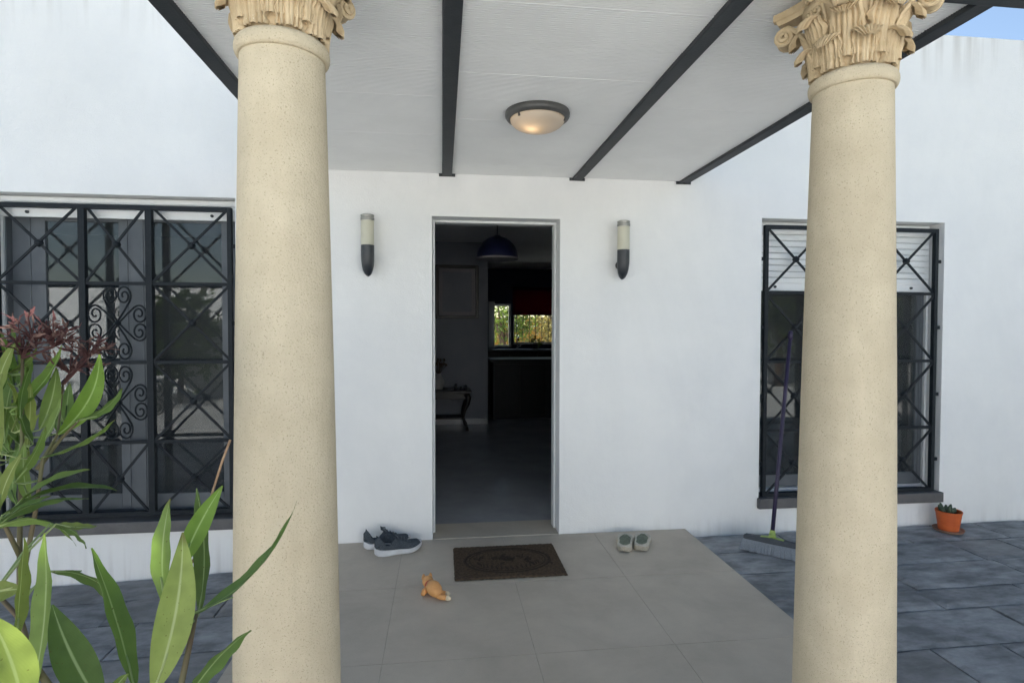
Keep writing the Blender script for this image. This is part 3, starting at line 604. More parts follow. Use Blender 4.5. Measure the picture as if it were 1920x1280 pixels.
# ------------------------------------------------------------------ shoes
def shoe(name, loc, rot, label, cat, group, W, L, rim, op, mats, sole_h, toe_h, tongue, lip0=.70, dip=0., spring=.016, heel=.008):
    """heel at s=0, toe at s=1 along +x; upper is one sheet that dips into the shoe at the opening"""
    T = thing(name, loc, label, cat, group); T.rotation_euler = (0,0,rot)
    def hw(s): return W*(.36+.14*math.sin(min(1,s/.35)*PI/2)-.05*math.exp(-((s-.45)/.16)**2)+.055*math.exp(-((s-.72)/.18)**2))*math.sqrt(max(.0,1-max(0,(s-.72)/.285)**2.3))*math.sqrt(max(.02,1-max(0,(.20-s)/.205)**2))
    def toe_up(s): return spring*max(0,(s-.66)/.34)**2+.010*max(0,(.10-s)/.10)**2
    Bs = B(); n = 30; ring = []
    for k in range(n+1): s = k/n; ring.append((s, hw(s)))
    outl = [(s*L, -w) for s, w in ring] + [(s*L, w) for s, w in reversed(ring)]
    K = len(outl); lay = [(.93,.0),(1.02,.006),(1.05,sole_h*.6),(1.0,sole_h)]
    vs = [(L/2+(x-L/2)*(.98+.02*f), y*f, z+toe_up(x/L)+(heel*(1-x/L) if z == sole_h else 0)) for f, z in lay for x, y in outl]
    Bs.add(vs, [(i*K+j, i*K+(j+1)%K, (i+1)*K+(j+1)%K, (i+1)*K+j) for i in range(3) for j in range(K)]+[tuple(range(K-1,-1,-1)), tuple(3*K+j for j in range(K))])
    tl = Matrix.Translation(Vector(loc))
    part('sole', Bs, mats[1], T, auto=50).data.transform(tl)
    U = [-1,-.99,-.965]+[-.93+.06*i for i in range(32)]+[.965,.99,1]; NV = 56; o0, o1 = op
    vs = []; inner = []
    for j in range(NV+1):
        s = j/NV; w = hw(s)*.985; base = sole_h+toe_up(s)+heel*(1-s); lip = lip0
        # height of the closed upper and of the rim
        top = toe_h+(rim-toe_h)*max(0,min(1,(.74-s)/.36))**1.25
        if s > .9: top *= math.sqrt(max(.05,1-((s-.9)/.105)**2))
        if s < .05: top *= .86+.14*s/.05
        opening = o0 < s < o1
        for u in U:
            au = abs(u); ring_z = base+(top-base)*math.sqrt(max(0,1-au**3.2)) if au < 1 else base
            yy = w*(u if au > .9 else u*(.98))*(1-.10*(1-au)*max(0,(.6-s)))
            if opening:
                k = min(1, (s-o0)/.03, (o1-s)/.04); lip = lip0*(max(.0, 1-abs((s-(o0+o1)/2)/((o1-o0)/2))**3.2))**.42; top = top*(1-dip*math.exp(-((s-.25)/.10)**2))
                if au < lip: ring_z = ring_z*(1-k)+(base+.010)*k if au < lip-.07 else ring_z*(1-k*.35)+base*k*.35
                else: ring_z = base+(top-base)*math.sqrt(max(0,1-(max(0,(au-lip0-.04)/(.96-lip0)))**2.2)) if au < 1 else base
                if rim > .07 and au >= .62: ring_z += .012*math.exp(-((s-.06)/.07)**2)+.004*math.sin(s*9)
            vs.append((s*L, yy, ring_z))
    nu = len(U); Bu = B()
    for j in range(NV):
        for i in range(nu-1):
            sm = (j+.5)/NV; um = abs(U[i]+U[i+1])/2
            Bu.add([], [], 0); Bu.f.append((j*nu+i, j*nu+i+1, (j+1)*nu+i+1, (j+1)*nu+i)); Bu.m.append(1 if (o0+.01 < sm < o1-.01 and um < lip0*(max(.0, 1-abs((sm-(o0+o1)/2)/((o1-o0)/2))**3.2))**.42-.05) else 0)
    Bu.v = vs; part('upper', Bu, [mats[0], mats[2]], T, smooth=True).data.transform(tl)
    if tongue:
        tg = B(); tg.grid(lambda u, v: (L*(.60-.24*v), W*.17*(u*2-1)*(1+.15*v), .072+.058*v+.006*math.sin(v*3)-.012*(u*2-1)**2), 6, 8); tg.grid(lambda u, v: (L*(.60-.24*v), W*.17*(1-u*2)*(1+.15*v), .066+.058*v+.006*math.sin(v*3)-.012*(u*2-1)**2), 6, 8)
        part('tongue', tg, mats[0], T, smooth=True).data.transform(tl)
        la = B()
        for k in range(5):
            s = .42+.065*k; z = rim*.96-(k*.0085); w = W*.21
            la.tube([(s*L, -w, z-.010), (s*L+.004, 0, z+.008), (s*L+.010, w, z-.010)], .0032, 6)
        for sg in (-1,1): la.tube([(.45*L, 0, rim-.002), (.42*L, sg*.020, rim+.008), (.46*L, sg*.034, rim+.002), (.47*L, sg*.022, rim-.012)], .003, 6)
        part('laces', la, 'lace', T, smooth=True).data.transform(tl)
    return T
snk = ('knit','foam','inner')
shoe('sneaker', (-.262,-.232,.001), R(17), 'dark grey white-soled sneaker of the pair by the wall, farther from it', 'sneaker', 'dark sneakers by the wall', .100, .290, .108, (.05,.46), snk, .026, .062, True, .74, .10, .030, .014)
shoe('sneaker', (-.345,-.105,.001), R(9), 'dark grey white-soled sneaker of the pair by the wall, closest to it', 'sneaker', 'dark sneakers by the wall', .100, .290, .108, (.05,.46), snk, .026, .062, True, .74, .10, .030, .014)
slp = ('canvas','rope','green_in')
shoe('slip_on_shoe', (1.258,-.362,.001), R(70), 'pale slip-on shoe with green insole, the one closer to the doormat', 'shoe', 'pale slip-on shoes by the wall', .098, .245, .042, (.06,.86), slp, .018, .040, False, .80)
shoe('slip_on_shoe', (1.362,-.360,.001), R(66), 'pale slip-on shoe with green insole, the one closer to the broom', 'shoe', 'pale slip-on shoes by the wall', .098, .245, .042, (.06,.86), slp, .018, .040, False, .80)

# ------------------------------------------------------------------ chew toy
ty_ = thing('chew_toy', (.105,-.79,0), 'small orange rubber animal toy with red collar lying on tiles', 'toy')
tb = B()
tb.tube([(.058,-.672,.030),(.062,-.683,.036),(.068,-.702,.038),(.073,-.722,.036),(.078,-.736,.031),(.083,-.748,.031),(.090,-.768,.037),(.101,-.795,.041),(.113,-.822,.038),(.122,-.838,.028),(.126,-.845,.012)], [.006,.021,.030,.029,.023,.024,.033,.037,.034,.024,.006], 16)
for (a, c, e) in (((.106,-.790,.022),(.138,-.800,.016),(.163,-.806,.014)),((.114,-.826,.022),(.142,-.848,.016),(.166,-.856,.014)),((.072,-.752,.022),(.052,-.776,.016),(.046,-.800,.014))):
    tb.tube([a, c, e], [.018,.015,.011], 10)
for q in ((.046,-.690,.060),(.082,-.682,.062)): tb.tube([(q[0],q[1]-.010,q[2]-.014),q,(q[0],q[1]+.004,q[2]+.010)], [.011,.009,.003], 8)
tbo = part('body', tb, 'toy', ty_, smooth=True)
for e, d in (((.163,-.806,.014),(.022,-.004,0)),((.166,-.856,.014),(.022,-.006,0))):
    part('foot', B().tube([e,(e[0]+d[0]*.5,e[1]+d[1],.014),(e[0]+d[0],e[1]+d[1],.012)], [.0112,.0125,.006], 10), 'toy_pale', ty_, smooth=True)
part('collar', B().tube([(.0775,-.733,.031),(.0825,-.747,.031)], [.0262,.0265], 18), 'toy_red', ty_)

# ------------------------------------------------------------------ broom
br = thing('broom', (2.25,-.36,gz(2.2)), 'broom with purple handle and grey head leaning on window grille', 'broom')
ha, hb = Vector((2.236,-.352,.085)), Vector((2.560,-.012,1.352))
part('handle', B().tube([ha, ha.lerp(hb,.3), ha.lerp(hb,.7), hb], .0130, 12), 'purple', br, smooth=True)
part('grip_cap', B().tube([hb-(hb-ha).normalized()*.05, hb, hb+(hb-ha).normalized()*.012], [.0165,.0165,.008], 12), 'purple', br, smooth=True)
A_, B_ = Vector((2.092,-.262,0)), Vector((2.345,-.497,0)); ax = (B_-A_).normalized(); nn = Vector((-ax.y, ax.x, 0)); gzz = gz(2.2)
hbk = B(); rows = []
for t, wv, h0, h1 in ((0,.014,.078,.098),(.04,.019,.078,.106),(.35,.022,.078,.112),(.5,.024,.078,.116),(.65,.022,.078,.112),(.96,.019,.078,.106),(1,.014,.078,.098)):
    q = A_.lerp(B_, t); rows.append([q-nn*wv+Vector((0,0,h0)), q+nn*wv+Vector((0,0,h0)), q+nn*wv*.75+Vector((0,0,h1)), q-nn*wv*.75+Vector((0,0,h1))])
vs = [Vector((v.x, v.y, v.z+gzz-.008)) for r_ in rows for v in r_]
hbk.add(vs, [(i*4+j, i*4+(j+1)%4, (i+1)*4+(j+1)%4, (i+1)*4+j) for i in range(6) for j in range(4)]+[(3,2,1,0),(24,25,26,27)])
part('head_block', hbk, 'broom', br, bev=.003)
bb = B()
for k in range(60):
    for r_ in range(5):
        t = (k+.5)/60; q = A_.lerp(B_, t)+nn*(r_-2)*.007; sp_ = nn*(r_-2)*.011+ax*(t-.5)*.045+Vector((random.uniform(-.004,.004),random.uniform(-.004,.004),0))
        bb.tube([(q.x,q.y,gzz+.072), (q.x+sp_.x*.5,q.y+sp_.y*.5,gzz+.036), (q.x+sp_.x,q.y+sp_.y,gzz+.001+random.uniform(0,.003))], [.0030,.0034,.0040], 4)
part('bristles', bb, 'bristle', br)
mid = A_.lerp(B_,.5); lm = B(); lm.tube([(mid.x,mid.y,gzz+.098),(ha.x,ha.y,ha.z-.012),ha.lerp(hb,.008)], [.026,.019,.0145], 14)
for t in (.30,.70):
    q = A_.lerp(B_, t); lm.bar((mid.x,mid.y,gzz+.104),(q.x,q.y,gzz+.098),.030,.010,up=(0,0,1))
part('socket', lm, 'lime', br, smooth=False)

# ------------------------------------------------------------------ flowerpot
pz = gz(3.7)+.001; pc = (3.680,-.150,pz)
pt_ = thing('flowerpot', pc, 'orange flowerpot with small succulent on a saucer by the wall', 'flowerpot')
part('saucer', B().lathe([(.070,0),(.086,.002),(.095,.016),(.092,.018),(.082,.006),(.002,.006)], pc, 32), 'saucer', pt_, auto=40)
part('pot', B().lathe([(.056,.007),(.060,.008),(.069,.070),(.077,.128),(.080,.130),(.081,.142),(.079,.144),(.075,.143),(.072,.118),(.002,.117)], pc, 36), 'pot', pt_, auto=35)
part('soil', B().lathe([(.071,.118),(.050,.124),(.002,.126)], pc, 20), 'soil', pt_, smooth=True)
def pad(b, p0, d, ln, w):
    p0, d = Vector(p0), Vector(d).normalized(); b.tube([p0+d*ln*t for t in (0,.15,.4,.65,.88,1)], [w*.4,w*.8,w,w*.95,w*.55,w*.1], 10)
sb = B(); c3 = Vector(pc)+Vector((-.012,.004,.12))
for k in range(9):
    a = k*2.4; e = .35+.12*(k%3); pad(sb, c3+Vector((.022*math.cos(a),.022*math.sin(a),0)), (math.cos(a)*e, math.sin(a)*e, 1), .045+.030*random.random(), .0135)
for k in range(6):
    a = k*1.1+.4; pad(sb, c3+Vector((.035+.012*math.cos(a),.01+.012*math.sin(a),0)), (math.cos(a)*.7+.3, math.sin(a)*.7, .8), .038, .011)
part('succulent', sb, 'succulent', pt_, smooth=True)

# ------------------------------------------------------------------ things seen through the doorway
pd = thing('pendant_lamp', (.715,2.2,2.579), 'navy dome pendant lamp hanging inside the doorway', 'pendant lamp')
part('cord', B().tube([(.715,2.2,2.578),(.715,2.2,2.33)],.004,6), 'lamp_black', pd)
part('shade', B().lathe([(.02,2.335),(.03,2.33)]+[(.216*math.sin(R(a)), 2.10+.225*math.cos(R(a))) for a in range(12,91,6)]+[(.216,2.085),(.211,2.085)]+[(.211*math.sin(R(a)), 2.098+.220*math.cos(R(a))) for a in range(90,11,-6)], (.715,2.2,0), 36), 'navy', pd, auto=50)
part('rim', B().lathe([(.2165,2.084),(.219,2.09),(.219,2.100),(.2165,2.102)], (.715,2.2,0), 36), 'passe', pd)
pic = thing('framed_picture', (.36,4.41,1.50), 'dark framed picture on the wall inside the doorway', 'picture')
part('frame', frame_ring(B(), .055,.660,1.50,2.255,4.385,4.416,.045), 'wood_dark', pic, bev=.004)
part('mount', frame_ring(B(), .101,.614,1.546,2.209,4.398,4.410,.05), 'passe', pic)
part('print', B().box(.152,.563,1.597,2.158,4.402,4.411), 'print', pic)
ct = thing('console_table', (.1,4.05,0), 'dark carved console table inside the doorway below the picture', 'table')
part('table_top', B().box(-.55,.535,3.86,4.30,.505,.535), 'wood_dark', ct, bev=.006)
part('apron', B().box(-.48,.47,3.90,4.27,.42,.504), 'wood_dark', ct, bev=.004)
part('shelf', B().box(-.46,.45,3.92,4.25,.150,.168), 'wood_dark', ct, bev=.003)
for lx in (-.47,.46):
    for ly in (3.905,4.265):
        sg = 1 if lx > 0 else -1
        part('leg', B().tube([(lx-sg*.01,ly,.50),(lx+sg*.035,ly,.44),(lx+sg*.02,ly,.36),(lx-sg*.02,ly,.27),(lx-sg*.035,ly,.18),(lx-sg*.02,ly,.10),(lx+sg*.015,ly,.04),(lx+sg*.02,ly,.001)],[.035,.04,.034,.026,.020,.017,.018,.024],10), 'wood_dark', ct, smooth=True)
vs_ = thing('vase', (.10,4.08,.536), 'pale vase with dry stems on the console table', 'vase')
part('jar', B().lathe([(.045,.0),(.07,.05),(.075,.11),(.05,.17),(.030,.20),(.036,.22),(.030,.215),(.024,.19)], (.10,4.08,.536), 24), 'ceramic', vs_, smooth=True)
fl = B()
for k in range(14):
    a = k*2.4; e = random.uniform(.03,.10); q = Vector((.10+e*math.cos(a), 4.08+e*math.sin(a), .536+random.uniform(.28,.38)))
    fl.tube([(.10,4.08,.73),((.10+q.x)/2,(4.08+q.y)/2,.80),q],.003,5); fl.tube([q,q+Vector((.01,0,.02)),q+Vector((.0,.01,.045))],[.004,.016,.004],6)
part('dry_stems', fl, 'bark', vs_)
for k, (x, h_, ol) in enumerate(((.33,.09,'tallest dark ornament on the console table, next to the vase'),(.40,.05,'shortest dark ornament on the console table, between the other two'),(.46,.068,'dark ornament at the free end of the console table'))):
    solo('ornament', B().lathe([(.02,0),(.026,h_*.3),(.014,h_*.55),(.022,h_*.8),(.004,h_)], (x,4.0,.536), 14), 'lamp_black', (x,4.0,.536), ol, 'ornament', 'ornaments on the console table', smooth=True)
kc = thing('kitchen_counter', (2.0,7.7,0), 'dark kitchen counter under the far windows seen through the doorway', 'counter')
part('cabinet', B().box(.90,4.2,7.42,7.998,.10,.90), 'wood_dark', kc, bev=.004)
part('worktop', B().box(.88,4.2,7.38,7.998,.901,.94), 'sill', kc, bev=.004)
for i in range(6): part('cabinet_door', B().box(.92+i*.545,1.455+i*.545,7.40,7.4195,.12,.88), 'wood_dark', kc, bev=.003)
ki = thing('kitchen_island', (1.5,5.0,0), 'dark kitchen island in the room beyond, below the far windows', 'kitchen island')
part('cabinet', B().box(.90,2.10,4.80,5.35,.001,.86), 'wood_black', ki, bev=.004)
part('worktop', B().box(.86,2.14,4.76,5.39,.861,.90), 'wood_black', ki, bev=.006)
for i in range(3): part('cabinet_door', B().box(.915+i*.395,1.295+i*.395,4.785,4.7995,.06,.83), 'wood_black', ki, bev=.003)
fc = B(); fc.tube([(1.66,7.75,.941),(1.66,7.75,1.10),(1.66,7.73,1.16),(1.66,7.68,1.18),(1.66,7.62,1.16),(1.66,7.60,1.11)],.012,10); fc.tube([(1.66,7.75,.941),(1.66,7.75,.97)],.026,12); fc.tube([(1.68,7.75,.99),(1.75,7.75,1.02)],.008,8)
solo('tap', fc, 'stainless', (1.66,7.75,.94), 'shiny kitchen tap before the far windows', 'tap', smooth=True)
pl = thing('potted_herb', (2.02,7.70,.94), 'dark leafy potted herb on the counter before the far window', 'potted plant')
part('pot', B().lathe([(.05,0),(.065,.09),(.07,.10),(.06,.095),(.002,.09)], (2.02,7.70,.941), 18), 'lamp_black', pl)
def leaf_cloud(b, c, rad, n, size, seed, clump=None):
    rnd = random.Random(seed); cl_ = [(Vector((rnd.gauss(0,1),rnd.gauss(0,1),rnd.gauss(0,1))).normalized()*rnd.uniform(.35,.95)) for _ in range(clump or max(5,n//60))]
    for k in range(n):
        q = rnd.choice(cl_)+Vector((rnd.gauss(0,.2),rnd.gauss(0,.2),rnd.gauss(0,.2))); p_ = Vector((c[0]+q.x*rad[0], c[1]+q.y*rad[1], c[2]+q.z*rad[2]))
        d = Vector((rnd.uniform(-1,1),rnd.uniform(-1,1),rnd.uniform(-.6,1))).normalized(); n_ = d.orthogonal().normalized(); n_ = (Matrix.Rotation(rnd.uniform(0,6.3),3,d) @ n_); s_ = size*rnd.uniform(.6,1.3)
        b.add([p_, p_+d*s_*.5+n_*s_*.22, p_+d*s_, p_+d*s_*.5-n_*s_*.22], [(0,1,2,3)])
hb_ = B(); leaf_cloud(hb_, (2.02,7.70,1.08), (.13,.12,.09), 160, .05, 5); part('foliage', hb_, 'foliage', pl)
bl = thing('roller_blind', (2.1,7.94,2.2), 'red roller blind half lowered over the far window', 'blind')
part('roll', B().tube([(1.58,7.93,2.17),(2.64,7.93,2.17)],.025,14), 'red_blind', bl, smooth=True)
part('cloth', B().box(1.585,2.635,7.950,7.953,1.640,2.165), 'red_blind', bl)
part('bottom_rail', B().box(1.585,2.635,7.946,7.957,1.622,1.640), 'wood_dark', bl)
solo('window_curtain', B().grid(lambda u, v: (1.09+u*.12, 7.95+.015*math.sin(u*30), .95+v*.95), 24, 3), 'curtain', (1.15,7.95,.95), 'narrow pale curtain drawn aside at the far window', 'curtain', smooth=True)

# ------------------------------------------------------------------ garden behind the house and across the yard
def shrub(name, x, y, h, r, fm, label, n, size, seed, cat='shrub', group=None, trunk=True):
    z0 = gz(x)-.035; T = thing(name, (x,y,z0), label, cat, group); rnd = random.Random(seed)
    tb_ = B(); tb_.tube([(x,y,z0-.02),(x+.03,y,z0+h*.25),(x-.02,y+.02,z0+h*.55)], [r*.10,r*.075,r*.04], 8)
    for k in range(6):
        a = k*1.05+rnd.random(); q = (x+r*.6*math.cos(a), y+r*.6*math.sin(a), z0+h*rnd.uniform(.6,.9)); tb_.tube([(x,y,z0+h*rnd.uniform(.2,.4)), ((x+q[0])/2,(y+q[1])/2,z0+h*.6), q], [r*.05,r*.035,r*.012], 6)
    part('trunk', tb_, 'bark', T, smooth=True)
    c = B(); leaf_cloud(c, (x,y,z0+h*.58), (r,r,h*.42), n, size, seed, 26); part('crown', c, fm, T)
    return T
shrub('garden_shrub', 1.9, 12.6, 2.6, 1.0, 'foliage', 'green shrub in the back garden seen through the far door pane', 2600, .12, 11)
shrub('garden_shrub', 3.6, 12.4, 2.5, 1.1, 'foliage_y', 'dry olive green shrub outside the window with red blind', 2600, .12, 12)
shrub('garden_shrub', 5.0, 13.6, 2.9, 1.2, 'foliage', 'tall green shrub behind the dry one in the back garden', 2400, .13, 13)
solo('garden_fence', B().box(-3,11,16.0,16.1,-.2,1.7), 'curtain_y', (4,16.05,-.2), 'ochre fence screen behind the back garden shrubs', 'fence')
solo('bounce_wall', B().box(-14,14,-10.2,-10.0,-.4,2.3).box(-14.02,14.02,-10.24,-9.96,2.3,2.36), 'paint_wall', (0,-10.1,-.2), 'cream boundary wall across the yard, heightened to bounce sunlight, mirrored in the window glass', 'wall')  # unseen wall made closer, taller and paler to bounce sun onto the porch
for k, (x, y, h, r, n_, lb) in enumerate(((-5.4,-9.0,2.4,.7,1400,'small bushy tree before the yard wall, mirrored in the scrollwork window'), (-2.8,-12.6,4.6,1.3,1800,'tree rising outside the yard wall opposite the front door'),
        (8.3,-9.0,3.4,1.3,2600,'dark bushy tree added before the yard wall to darken the broom window reflection'), (11.2,-8.6,3.6,1.4,2600,'bushy tree added at the end of the yard wall to darken the glass reflection'),  # both added to darken the glass reflections and cut bounce on the wall
        (8.9,-3.6,5.6,2.0,4200,'large leafy tree added out of view beyond the flowerpot to block sky light'), (-8.2,-4.2,5.0,1.8,4200,'large leafy tree added out of view beyond the oleander to block sky light'))):  # both added out of view to block sky light from the front wall
    shrub('offscreen_tree', x, y, h, r, 'foliage', lb, n_, .24, 30+k, 'tree')

